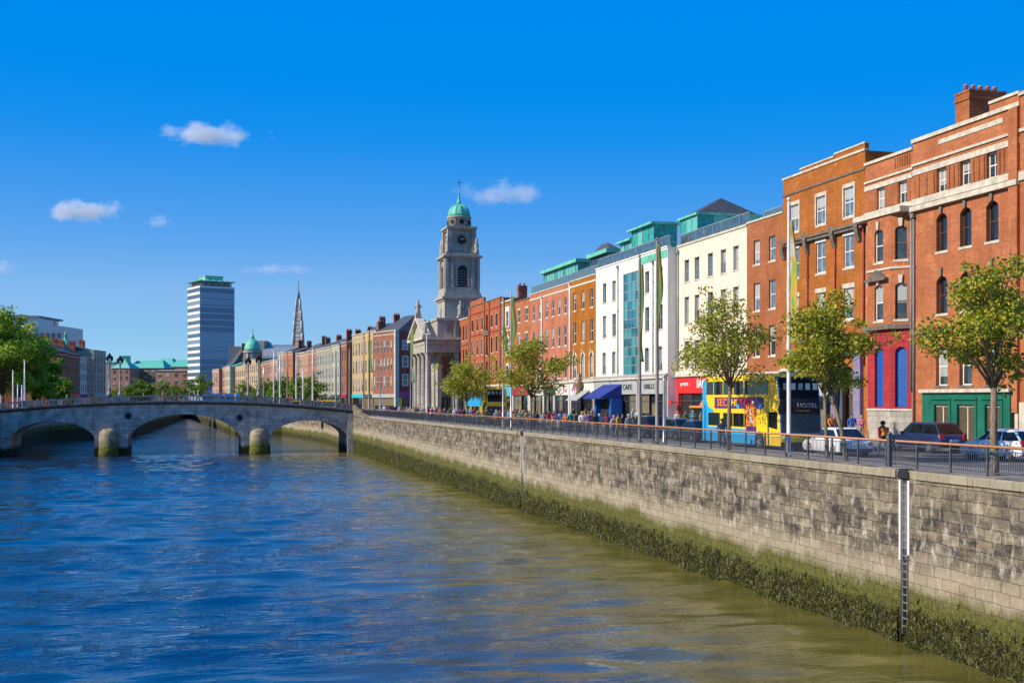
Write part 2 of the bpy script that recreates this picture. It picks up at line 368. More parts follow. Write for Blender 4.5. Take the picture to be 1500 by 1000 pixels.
for k in range(60):
    lam = math.exp(rs.uniform(math.log(1.5), math.log(14))); ang = rs.normal(1.45, .5); kk = 2*math.pi/lam
    amp = (.0085 if lam < 5 else .0050)*lam**.62
    ph = rs.uniform(0, 6.28)
    cx, cy = rs.uniform(-60,40), rs.uniform(0,240); env = .45+.55*np.sin(X*rs.uniform(.02,.07)+Y*rs.uniform(.01,.05)+ph)
    Z += amp*env*(2*((np.sin(kk*(X*math.cos(ang)+Y*math.sin(ang)+.35*np.sin(X*.31+Y*.17+ph))+ph)+1)/2)**1.7-.8)
ed = np.clip((ys[-1]-Y)/6,0,1)*np.clip((Y-ys[0])/4,0,1)*np.clip((X-xs[0])/6,0,1)
Z = Z*ed+WATER
me = bpy.data.meshes.new('river'); nx, ny = len(xs), len(ys)
V = np.stack([X, Y, Z], -1).reshape(-1, 3)
idx = np.arange(nx*ny).reshape(ny, nx); Q = np.stack([idx[:-1,:-1], idx[:-1,1:], idx[1:,1:], idx[1:,:-1]], -1).reshape(-1, 4)
me.vertices.add(len(V)); me.vertices.foreach_set('co', V.astype(np.float32).ravel())
me.loops.add(Q.size); me.loops.foreach_set('vertex_index', Q.astype(np.int32).ravel())
me.polygons.add(len(Q)); me.polygons.foreach_set('loop_start', np.arange(0, Q.size, 4, dtype=np.int32)); me.polygons.foreach_set('loop_total', np.full(len(Q), 4, dtype=np.int32))
me.polygons.foreach_set('use_smooth', np.ones(len(Q), dtype=bool)); me.materials.append(WM); me.update(calc_edges=True)
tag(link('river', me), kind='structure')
y1 = float(ys[-1]); x1 = float(xs[-1]); x0 = float(xs[0]); ww = MB()
ww.poly([(-60,y1,WATER),(40,y1,WATER),(40,660,WATER),(-60,660,WATER)]); ww.poly([(-60,-60,WATER),(40,-60,WATER),(40,22,WATER),(-60,22,WATER)])
ww.poly([(-60,22,WATER),(x0,22,WATER),(x0,y1,WATER),(-60,y1,WATER)]); ww.poly([(x1,22,WATER),(40,22,WATER),(40,y1,WATER),(x1,y1,WATER)])
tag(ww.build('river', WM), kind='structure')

# ------------------------------------------------------------------ walls with openings
def arch_pts(ya, yb, zb, r, n=10):
    """points from (ya, zb-r) over the crown to (yb, zb-r); semi-elliptic or segmental"""
    a = (yb-ya)/2; m = (ya+yb)/2
    if r >= a*.95: return [(m-a*math.cos(math.pi*k/n), zb-r+r*math.sin(math.pi*k/n)) for k in range(n+1)]
    Rr = (a*a+r*r)/(2*r); th = math.asin(min(1, a/Rr))
    return [(m+Rr*math.sin(-th+2*th*k/n), zb-Rr+Rr*math.cos(-th+2*th*k/n)) for k in range(n+1)]
def facade_wall(mb, y0, y1, z0, z1, ops, depth=.22, mi=0, x=0.0, ri=None):
    """plane x=const facing -x with real openings and reveals; ops = (ya, yb, za, zb[, arch rise[, depth]])"""
    ri = mi if ri is None else ri
    ys_ = sorted({y0, y1} | {v for o in ops for v in o[:2]}); zs_ = sorted({z0, z1} | {v for o in ops for v in o[2:4]})
    for i in range(len(ys_)-1):
        for j in range(len(zs_)-1):
            cy, cz = (ys_[i]+ys_[i+1])/2, (zs_[j]+zs_[j+1])/2
            if any(o[0] < cy < o[1] and o[2] < cz < o[3] for o in ops): continue
            mb.poly([(x,ys_[i+1],zs_[j]),(x,ys_[i],zs_[j]),(x,ys_[i],zs_[j+1]),(x,ys_[i+1],zs_[j+1])], mi)
    for o in ops:
        ya, yb, za, zb = o[:4]; r = o[4] if len(o) > 4 else 0; d = o[5] if len(o) > 5 else depth; X1 = x+d
        mb.poly([(x,ya,za),(x,yb,za),(X1,yb,za),(X1,ya,za)], ri)
        mb.poly([(x,ya,zb-r),(x,ya,za),(X1,ya,za),(X1,ya,zb-r)], ri); mb.poly([(x,yb,za),(x,yb,zb-r),(X1,yb,zb-r),(X1,yb,za)], ri)
        if r:
            P = arch_pts(ya, yb, zb, r)
            for k in range(len(P)-1):
                a, b = P[k], P[k+1]
                mb.poly([(x,b[0],b[1]),(x,a[0],a[1]),(x,a[0],zb),(x,b[0],zb)], mi)
                mb.poly([(x,a[0],a[1]),(x,b[0],b[1]),(X1,b[0],b[1]),(X1,a[0],a[1])], ri)
        else: mb.poly([(x,yb,zb),(x,ya,zb),(X1,ya,zb),(X1,yb,zb)], ri)

# ------------------------------------------------------------------ quay walls
t = NT('quay_wall_stone'); co = t.obj(); s = t.n('ShaderNodeSeparateXYZ', inp={0: co})
u = t.math('ADD', s.outputs[1], s.outputs[0]); z = s.outputs[2]
wob = t.n('ShaderNodeCombineXYZ', inp={0: t.math('ADD', u, t.math('MULTIPLY', t.noise(co,.9,2),.35)), 1: t.math('ADD', z, t.math('MULTIPLY', t.noise(co,.6,2),.16))}).outputs[0]
bk = t.n('ShaderNodeTexBrick', inp={'Vector': wob, 'Color1': c4((.335,.275,.19)), 'Color2': c4((.215,.172,.118)), 'Mortar': c4((.10,.085,.065)), 'Scale': 1, 'Mortar Size': .018, 'Mortar Smooth': .6, 'Bias': 0, 'Brick Width': .96, 'Row Height': .43})
bk2 = t.n('ShaderNodeTexBrick', inp={'Vector': wob, 'Color1': c4((0,0,0)), 'Color2': c4((1,1,1)), 'Mortar': c4((.3,.3,.3)), 'Scale': 1, 'Mortar Size': .0, 'Bias': 0, 'Brick Width': .96, 'Row Height': .43, })
bk2.offset_frequency = 2
slope = t.rng(s.outputs[1], 105, 240, 0, 1.25)
wet = t.math('ADD', t.math('SUBTRACT', z, slope), t.math('MULTIPLY', t.math('SUBTRACT', t.noise(co,.32,6,.7), .5), 2.3))
col = bk.outputs[0]
blot = t.noise(t.n('ShaderNodeMapping', inp={0: co, 3: (1,.55,1.3)}).outputs[0], 1.25, 8, .78)
soot = t.math('MULTIPLY', t.rng(blot,.38,.54,0,1), t.ramp(t.rng(wet,-5.0,0,0,1), [(.0,0),(.16,.05),(.32,1),(.70,1),(.88,.75),(1,.7)]))
col = t.mix(t.math('MULTIPLY', soot, t.rng(bk2.outputs[0],0,1,.55,1.0)), col, (.045,.038,.033))
stv = t.noise(t.n('ShaderNodeMapping', inp={0: co, 3: (1.5,1.5,.8)}).outputs[0], 1.5, 8, .75)
lime = t.math('MULTIPLY', t.rng(stv,.52,.64,0,.75), t.ramp(t.rng(z,-5.2,0,0,1), [(0,.2),(.25,.85),(.7,.75),(1,.2)]))
col = t.mix(lime, col, (.60,.56,.49))
pale = t.ramp(t.rng(wet,-5.2,-3.0,0,1), [(0,0),(.2,.55),(.55,.7),(1,0)])
col = t.mix(t.math('MULTIPLY', pale, .75), col, (.37,.31,.215))
lich = t.math('MULTIPLY', t.rng(t.noise(co,.75,6,.7),.54,.68,0,.6), t.rng(z,-2.2,0,0,1))
col = t.mix(lich, col, (.20,.17,.035))
moss = t.rng(t.math('ADD', wet, t.math('MULTIPLY', t.noise(co,6,4), .5)),-4.65,-4.05,1,0)
mcol = t.mix(t.rng(t.noise(co,5,5,.7),.3,.7,0,1), (.030,.032,.008), (.14,.145,.018))
col = t.mix(t.math('MULTIPLY', moss, .93), col, mcol)
ooze = t.rng(t.math('ADD', wet, t.math('MULTIPLY', t.noise(co,4,4), .6)),-5.75,-5.1,1,0)
col = t.mix(t.math('MULTIPLY', ooze, .9), col, (.032,.033,.012))
t.bump(t.math('ADD', t.math('MULTIPLY', bk.outputs[1], -1.0), t.math('MULTIPLY', t.noise(co,6,6,.7), 1.4)), .9, .06)
QM = t.out(col, .88, Specular_IOR_Level=.2)
coping_m = ashlar('coping_stone', (.33,.285,.205), (.27,.235,.17), 1.25, 3, (.09,.08,.045), .5)

S1, S2 = sx(1325, 27), sx(765, 27)
SB = 215.2                                                    # river face of the bridge
qw = thing('quay_wall', 'long weathered stone quay wall with mossy foot, running to the bridge', 'wall', (27, -60, 0))
mb = MB(); ops = [(S1+60-.27, S1+60+.27, -7.4, -.33, .0, .4), (S2+60-.27, S2+60+.27, -7.4, -.33, .0, .4)]
facade_wall(mb, 0, SB+59.98, -7.4, -.33, ops, .4)
for o in ops: mb.poly([(.4,o[1],-7.4),(.4,o[0],-7.4),(.4,o[0],-.33),(.4,o[1],-.33)])
mb.build('stone_face', QM, qw)
mb = MB(); y = 0.0
while y < 253:
    l = R.uniform(1.05,1.5); dz = R.uniform(-.012,.012)
    if not any(o[0]-.02 < y+l and y < o[1]+.02 for o in ops): 
        a = [( -.09+R.uniform(-.015,.015), -.33),(-.09,-.06+dz),(-.02,.005+dz),(.52,.005+dz),(.52,-.33)]
        mb.prism([(p[0], y+.008, p[1]) for p in a], (0, l-.016, 0))
    else:
        a = [(-.02,-.33),(-.02,.0),(.52,.0),(.52,-.33)]
        mb.prism([(p[0], y+.008, p[1]) for p in a], (0, l-.016, 0))
    y += l
mb.build('coping', coping_m, qw)
# the wall sweeps up into a solid parapet where it meets the bridge
mb = MB(); pr = []
for k in range(13):
    f = k/12; pr.append((y + (SB+60-y)*f, .02 + 1.75*f**1.9))
for a, b in zip(pr, pr[1:]):
    mb.prism([(-.06,a[0],-.33),(-.06,b[0],-.33),(-.06,b[0],b[1]),(-.06,a[0],a[1])], (.5,0,0))
mb.build('swept_parapet', QM, qw)
def bank_wall(label, pts, out):
    b = MB(); o = pts[0]
    for a, c in zip(pts, pts[1:]):
        b.prism([(a[0]-o[0],a[1]-o[1],-7.4),(c[0]-o[0],c[1]-o[1],-7.4),(c[0]-o[0],c[1]-o[1],.75),(a[0]-o[0],a[1]-o[1],.75)], (out,.02,0))
    return tag(b.build('quay_wall', QM, None, (o[0],o[1],0)), label, 'wall')
bank_wall('mossy quay wall on the right bank seen through the bridge arches', [(27,SB+12.6),(27,262),(21.6,322),(9.5,326),(-5,640)], .5)
bank_wall('dark quay wall on the left bank beneath the park trees', [(-34,-60),(-34,296),(-16,334),(-5,640)], -.5)

# weed hanging over the wall foot: ragged tufts, denser and larger close by
rs = np.random.RandomState(3)
def weed(n, xw, ya, yb, zlo, zhi, power, name, label=None):
    yy = ya + (yb-ya)*rs.rand(n)**power
    und = .10*np.sin(yy*.9)+.10*np.sin(yy*2.3+1)+.10*np.sin(yy*5.1)+.12*np.sin(yy*13)+np.clip((yy-45)/170,0,1)*.9
    zz = zlo + (zhi-zlo+.25+np.clip((yy-45)/170,0,1)*.9)*rs.rand(n)**.9
    bulge = .24*np.clip((zhi-zz)/(zhi-zlo),0,1)**.8
    L = rs.gamma(2.2,.055,n).clip(.03,.4); Wd = rs.gamma(2.5,.008,n).clip(.006,.05)*(.8+yy/110)
    bx = xw - bulge*rs.uniform(.15,1,n) - .02
    V = np.zeros((n,4,3)); lean = rs.normal(0,.10,n); an = rs.uniform(-.5,.5,n)
    for k, (a, b) in enumerate(((-1,0),(1,0),(.5,1),(-.5,1))):
        V[:,k,0] = bx - b*rs.uniform(-.02,.07,n) + a*Wd*np.sin(an)
        V[:,k,1] = yy + a*Wd*np.cos(an) + b*lean
        V[:,k,2] = zz - b*L + .0
    return V.reshape(-1,3)
WEED = leafmat('bladder_weed', [(.1,(.008,.008,.004)), (.42,(.030,.027,.010)), (.60,(.075,.072,.018)), (.80,(.13,.14,.018)), (.97,(.24,.20,.09))], .5)
V = np.concatenate([weed(170000, 27.0, 34, 214, WATER-.05, -5.45, 1.9, ''), weed(9000, 27.0, 34, 150, -5.5, -4.95, 1.4, '')])
keep = np.ones(len(V)//4, bool)
P0 = V.reshape(-1,4,3)[:,0]; hgt = (P0[:,2]-WATER)/(1.45+np.clip((P0[:,1]-45)/170,0,1)*.9)
nzv = .5+.22*np.sin(P0[:,1]*1.7+np.sin(P0[:,2]*3)*1.3)+.18*np.sin(P0[:,1]*.63+2)+.2*np.sin(P0[:,1]*4.7+P0[:,2]*6)
keep &= rs.rand(len(P0)) < np.clip(1.5-1.55*hgt+.75*(nzv-.5),.02,1)
for sL in (S1, S2): keep &= ~(np.abs(V.reshape(-1,4,3)[:,0,1]-sL) < .34)
V = V.reshape(-1,4,3)[keep].reshape(-1,3)
tag(link('seaweed', np_mesh('seaweed', V, 4, WEED)), 'dark hanging seaweed along the foot of the quay wall', 'seaweed', kind='stuff')

# two ladders in their recesses
for sL, lab in ((S1, 'white painted ladder in a recess of the near quay wall'), (S2, 'slim white ladder in a recess of the wall, nearer the bridge')):
    ld = thing('wall_ladder', lab, 'ladder', (27, sL, -6.8))
    for sd in (-1, 1):
        b = MB(); b.box(.0,.10, sd*.17-.02, sd*.17+.02, .3, 6.4); b.build('stile', MT['steel'], ld)
        b = MB(); b.box(-.03,.30, sd*.26-.10 if sd < 0 else sd*.26-.02, sd*.26+.02 if sd < 0 else sd*.26+.10, 3.4+R.uniform(-.3,.2), 6.38); b.build('white_guide_board', M('chalky_white_paint_%s' % ('a' if sd < 0 else 'b'), (.74,.70,.66), .7, .15, 3, True, .2, grime=.6), ld)
    b = MB(); b.box(.30,.36,-.25,.25,3.7,6.4); b.build('white_back_board', MT['whiteshop'], ld)
    rme = MB().box(.02,.08,-.15,.15,0,.04).mesh('rung', MT['steel'])
    for k in range(19): link('rung', rme, ld, (0,0,.6+k*.31))
    b = MB(); b.prism([(-.08,-.4,6.47),(-.08,.4,6.47),(-.08,.36,6.72),(-.08,.2,6.84),(-.08,-.2,6.84),(-.08,-.36,6.72)], (.35,0,0)); b.build('hood_stone', MT['black'], ld)

# ------------------------------------------------------------------ railing on the quay
rl = thing('quay_railing', 'dark metal railing with a varnished wooden handrail along the quay wall', 'railing', (27.75, 20, 0))
PW = 2.2; NP = 86
pm = MB(); pm.box(-.035,.035,-.035,.035,0,1.02); pm.box(-.05,.05,-.05,.05,0,.03); pmesh = pm.mesh('post', MT['charcoal'])
im = MB()
for k in range(1, 17): im.box(-.009,.009,k*.125-.009+.04,k*.125+.009+.04,.14,.90)
im.box(-.02,.02,.04,PW-.04,.11,.145); im.box(-.02,.02,.04,PW-.04,.90,.93)
imesh = im.mesh('bar_panel', MT['steel' if 0 else 'charcoal'])
for k in range(NP):
    link('post', pmesh, rl, (0, k*PW, 0)); link('bar_panel', imesh, rl, (0, k*PW, 0))
hm = MB(); hm.tube([(0,-.1,1.07),(0,NP*PW+.1,1.07)], .055, 8); hm.build('handrail', MT['wood'], rl)
b = MB()
b.box(-.08,.08,-.08,.08,0,1.35); b.lathe(0,0,[(.1,1.35),(.1,1.4),(.03,1.46)],10)
sp = sx(1311,27.75); tag(b.build('bollard', MT['charcoal'], None, (27.5,sp,0)), 'thick square dark post standing among the railing posts', 'post')

# ------------------------------------------------------------------ arched bridge
def Lb(px):
    tt = (px-VX)*CS/F; return tt*(SB*CS)/(1-SN*tt)
BX = -3.0
br = thing('stone_bridge', 'three-arched grey stone bridge with balustrade crossing the river', 'bridge', (BX, SB, WATER))
def bl(L): return L-BX
BD = 13.0
arches = []
for pa, pb, pc, ys_, yc in ((15,138,76,641,616.5),(187,353,270,642,606.5),(396,508,449,638,615.5)):
    a, b_ = Lb(pa), Lb(pb); arches.append((a, b_, hz(ys_, (a+b_)/2, SB), hz(yc, (a+b_)/2, SB)))
LC = Lb(268)
def ztop(L):
    d = L-LC; k = (3.5-1.85)/(27-LC)**2.1 if d > 0 else (3.5-2.0)/(LC+33)**2.1
    return 3.5-k*abs(d)**2.1
def zbot(L):
    for a, b_, zs, zc in arches:
        if a < L < b_:
            h = (b_-a)/2; q = (L-(a+b_)/2)/h; r = zc-zs; Rr = (h*h+r*r)/(2*r)
            seg = zc-Rr+math.sqrt(max(0,Rr*Rr-(q*h)**2)); ell = zs+r*math.sqrt(max(0,1-q*q))
            return .45*seg+.55*ell
    return -7.4
LL, LR = -34.4, 26.95
brk = {LL, LR}
for a, b_, zs, zc in arches:
    brk |= {a, b_}
    for k in range(1, 48): brk.add((a+b_)/2-(b_-a)/2*math.cos(math.pi*k/48))
for v in np.arange(LL, LR, 1.0): brk.add(float(v))
Ls = sorted(brk); mb = MB(); wz = lambda v: v-WATER
for a, c in zip(Ls, Ls[1:]):
    if c-a < 1e-4: continue
    m_ = (a+c)/2; ar = any(A[0] < m_ < A[1] for A in arches); e = 1e-5
    za, zc_ = (zbot(a+e) if ar else -7.4), (zbot(c-e) if ar else -7.4)
    ta, tc = ztop(a)-1.25, ztop(c)-1.25
    mb.poly([(bl(a),0,wz(za)),(bl(c),0,wz(zc_)),(bl(c),0,wz(tc)),(bl(a),0,wz(ta))])
    mb.poly([(bl(c),BD,wz(zc_)),(bl(a),BD,wz(za)),(bl(a),BD,wz(ta)),(bl(c),BD,wz(tc))])
    mb.poly([(bl(a),0,wz(ta)),(bl(c),0,wz(tc)),(bl(c),BD,wz(tc)),(bl(a),BD,wz(ta))])
    if ar: mb.poly([(bl(a),BD,wz(za)),(bl(c),BD,wz(zc_)),(bl(c),0,wz(zc_)),(bl(a),0,wz(za))])
for A in arches:
    for q, sgn in ((A[0],1),(A[1],-1)): 
        pp = [(bl(q),0,wz(-7.4)),(bl(q),BD,wz(-7.4)),(bl(q),BD,wz(A[2])),(bl(q),0,wz(A[2]))]
        mb.poly(pp if sgn > 0 else pp[::-1])
t = NT('bridge_granite'); co = t.obj(); s = t.n('ShaderNodeSeparateXYZ', inp={0: co})
uv = t.n('ShaderNodeCombineXYZ', inp={0: s.outputs[0], 1: s.outputs[2]}).outputs[0]
bk = t.n('ShaderNodeTexBrick', inp={'Vector': uv, 'Color1': c4((.64,.59,.50)), 'Color2': c4((.43,.40,.345)), 'Mortar': c4((.22,.21,.185)), 'Scale': 1, 'Mortar Size': .02, 'Brick Width': 1.7, 'Row Height': .62, 'Bias': 0})
col = t.mix(t.rng(t.noise(co,.5,6,.65),.44,.68,0,.8), bk.outputs[0], (.16,.14,.11))
col = t.mix(t.rng(t.noise(t.n('ShaderNodeMapping', inp={0: co, 3: (1.2,1.2,.12)}).outputs[0],1.2,6,.7),.54,.75,0,.75), col, (.10,.09,.07))
tide = t.rng(t.math('ADD', s.outputs[2], t.math('MULTIPLY', t.noise(co,.8,4),.9)),1.5,2.3,1,0)
col = t.mix(tide, col, t.mix(t.rng(t.noise(co,3,4),.35,.65,0,1),(.012,.013,.006),(.06,.065,.012)))
t.bump(t.math('ADD', t.math('MULTIPLY', bk.outputs[1],-.8), t.noise(co,5,5)), .6, .05)
BM = t.out(col, .9, Specular_IOR_Level=.2)
mb.build('arch_wall', BM, br)
for A in arches:
    mb = MB(); h = (A[1]-A[0])/2; mdl = (A[0]+A[1])/2; n = 25
    for k in range(n):
        def pt(q, o):
            x_ = mdl-h*math.cos(math.pi*q/n); 
            zz = zbot(min(max(x_, A[0]+1e-4), A[1]-1e-4)); nx_ = -math.cos(math.pi*q/n); nz_ = math.sin(math.pi*q/n)+.25; l_ = math.hypot(nx_,nz_)
            return (bl(x_+nx_/l_*o), -.14, wz(zz+nz_/l_*o))
        o2 = .95 if k == n//2 else .72
        mb.prism([pt(k+.05,0),pt(k+.95,0),pt(k+.95,o2),pt(k+.05,o2)], (0,.3,0))
    mb.build('arch_ring', BM, br)
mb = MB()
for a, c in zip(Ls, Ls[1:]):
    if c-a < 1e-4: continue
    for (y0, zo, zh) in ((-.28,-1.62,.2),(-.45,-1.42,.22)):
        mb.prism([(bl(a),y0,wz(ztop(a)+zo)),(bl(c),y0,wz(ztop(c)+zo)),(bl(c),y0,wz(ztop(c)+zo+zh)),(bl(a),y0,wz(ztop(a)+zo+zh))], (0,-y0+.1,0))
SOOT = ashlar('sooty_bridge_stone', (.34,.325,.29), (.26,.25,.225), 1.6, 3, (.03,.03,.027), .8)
mb.build('cornice', ashlar('crust_and_shadow_stone', (.085,.08,.07), (.06,.057,.05), 1.6, 3, (.015,.015,.013), .8), br)  # dark crust deepened in colour to stand in for the overhang's shadow
t = NT('cutwater_stone'); co = t.obj(); zz_ = t.n('ShaderNodeSeparateXYZ', inp={0: co}).outputs[2]
cc_ = t.mix(t.rng(t.noise(co,1.2,6,.7),.4,.65,0,.8), (.36,.30,.20), (.10,.085,.055))
cc_ = t.mix(t.rng(t.math('ADD', zz_, t.math('MULTIPLY', t.noise(co,.9,5,.7),2.6)),2.6,4.2,1,0), cc_, t.mix(t.rng(t.noise(co,3.5,4),.35,.65,0,1),(.03,.035,.010),(.16,.17,.025)))
t.bump(t.noise(co,4,5),.8,.08); CUTM = t.out(cc_, .9, Specular_IOR_Level=.2)
def pier(px):
    L_ = Lb(px); b = MB(); r = 1.62; top = hz(627, L_, SB)-WATER
    prof = [(r*1.05,-.6),(r*1.03,.9),(r,1.0),(r*.98,top-1.2),(r*.86,top-.55),(r*.6,top-.15),(r*.2,top)]
    b.lathe(bl(L_), -.9, prof, 22); b.build('cutwater', CUTM, br)
    b = MB(); w2 = 2.15
    for sx_ in (-1,1): b.box(bl(L_)+sx_*w2-.22, bl(L_)+sx_*w2+.22, -.10, .05, 2.6, wz(ztop(L_)-1.64))
    b.build('pilaster', BM, br)
    return L_
PL = [pier(160), pier(379)]
for px, py in ((188,609),(351,611.5)):
    b = MB(); L_ = Lb(px); zc = hz(py, L_, SB)-WATER; n = 20
    ring = [(bl(L_)+.62*math.cos(2*math.pi*k/n), -.10, zc+.62*math.sin(2*math.pi*k/n)) for k in range(n+1)]
    b.tube(ring, .10, 6, 0, True, False); b.prism([(bl(L_)+.5*math.cos(2*math.pi*k/n), -.03, zc+.5*math.sin(2*math.pi*k/n)) for k in range(n)], (0,.02,0), 1)
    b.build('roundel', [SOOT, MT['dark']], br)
# balustrade on both sides
ped = [LL+.3, Lb(38), Lb(76), Lb(114), Lb(153), Lb(176), Lb(225), Lb(272), Lb(318), Lb(366), Lb(391), Lb(422), Lb(453), Lb(484), LR-.55]
bal = [(.05,0),(.05,.04),(.085,.16),(.035,.42),(.05,.5),(.07,.56)]
for y0 in (-.15, BD-.25):
    for i, p in enumerate(ped):
        b = MB(); hw = .85 if i in (4,5,9,10) else .45
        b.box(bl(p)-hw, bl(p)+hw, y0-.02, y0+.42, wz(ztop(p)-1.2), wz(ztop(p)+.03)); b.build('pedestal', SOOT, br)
        if i == len(ped)-1: continue
        q = ped[i+1]; hq = .85 if i+1 in (4,5,9,10) else .45; a, c = p+hw, q-hq
        if c-a < .3: continue
        b = MB()
        for zo, zh, yo in ((-1.2,.22,0),(-.26,.22,-.05)):
            nn = 6
            for k in range(nn):
                xa, xb = a+(c-a)*k/nn, a+(c-a)*(k+1)/nn
                b.prism([(bl(xa),y0+yo,wz(ztop(xa)+zo)),(bl(xb),y0+yo,wz(ztop(xb)+zo)),(bl(xb),y0+yo,wz(ztop(xb)+zo+zh)),(bl(xa),y0+yo,wz(ztop(xa)+zo+zh))], (0,.4-2*yo,0))
        nb = max(2, int((c-a)/.5))
        for k in range(nb):
            xx = a+(c-a)*(k+.5)/nb
            b.lathe(bl(xx), y0+.2, [(r_*1.05, wz(ztop(xx)-.98)+z_*1.3) for r_, z_ in bal], 6)
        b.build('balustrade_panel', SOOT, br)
b = MB(); b.box(bl(LR)-1.0, bl(LR)+.03, -.32, .3, -.6, wz(ztop(LR)-1.64)); b.build('end_pilaster', MT['trimstone'], br)

# lamp standards on the bridge
def lamp_standard():
    r = thing('street_lamp', None, 'street lamp', group='ornate lamp standards on the bridge')
    b = MB(); b.lathe(0,0,[(.42,0),(.42,.5),(.30,.6),(.24,1.2),(.30,1.3),(.15,1.45),(.13,5.6),(.2,5.7),(.12,5.9),(.10,6.3)],12); b.build('column', MT['greypole'], r)
    b = MB()
    for sd in (-1,1): b.tube([(0,0,5.6),(sd*.2,0,5.85),(sd*.34,0,5.7),(sd*.36,0,5.95)], .05, 6)
    b.build('bracket', MT['black'], r)
    lm = MB(); lm.lathe(0,0,[(.06,0),(.2,.25),(.24,.62),(.3,.66),(.12,.9),(.03,1.1)],8); me_ = lm.mesh('lantern', MT['dark'])
    for x_, z_ in ((-.36,5.9),(.36,5.9),(0,6.35)): link('lantern', me_, r, (x_,0,z_))
    return r
lp0 = lamp_standard()
for i, (px, s_, lb) in enumerate(((160.5,SB+.1,'ornate lamp on the near balustrade over the left bridge pier'),(176,SB+BD-.1,'ornate lamp on the far balustrade near the left bridge pier'),
                             (379,SB+.1,'ornate lamp on the near balustrade over the right bridge pier'),(363.5,SB+BD-.1,'ornate lamp on the far balustrade near the right bridge pier'))):
    o = lp0 if i == 0 else copy_tree(lp0)
    tt = (px-VX)*CS/F; L_ = tt*(s_*CS)/(1-SN*tt)
    o.location = (L_, s_, ztop(L_)-.02); o['label'] = lb

# ------------------------------------------------------------------ houses
XF = 46.0
_wc = {}
def win_meshes(w, h, style, fm, gm, sill):
    k = (round(w,2), round(h,2), style, fm, gm, sill)
    if k in _wc: return _wc[k]
    b = MB(); f = .075
    b.box(0,.07,0,f,0,h); b.box(0,.07,w-f,w,0,h); b.box(0,.07,f,w-f,h-f,h); b.box(0,.07,f,w-f,0,f*1.1)
    if style != 'plain':
        b.box(.0,.06,f,w-f,h*.5-.035,h*.5+.035)
    if style == 'cross': b.box(.012,.05,w/2-.025,w/2+.025,f,h*.5-.035); b.box(.012,.05,w/2-.025,w/2+.025,h*.5+.035,h-f)
    if style == 'grid':
        for q in (1,2): b.box(.012,.05,w*q/3-.02,w*q/3+.02,f,h-f)
    fme = b.mesh('window', MT[fm])
    b = MB(); b.box(.035,.045,f*.5,w-f*.5,f*.5,h-f*.5); pme = b.mesh('pane', MT[gm])
    sme = None
    if sill: b = MB(); b.box(-.30,.0,-.12,w+.12,-.16,0); sme = b.mesh('sill', MT[sill])
    _wc[k] = (fme, pme, sme); return _wc[k]
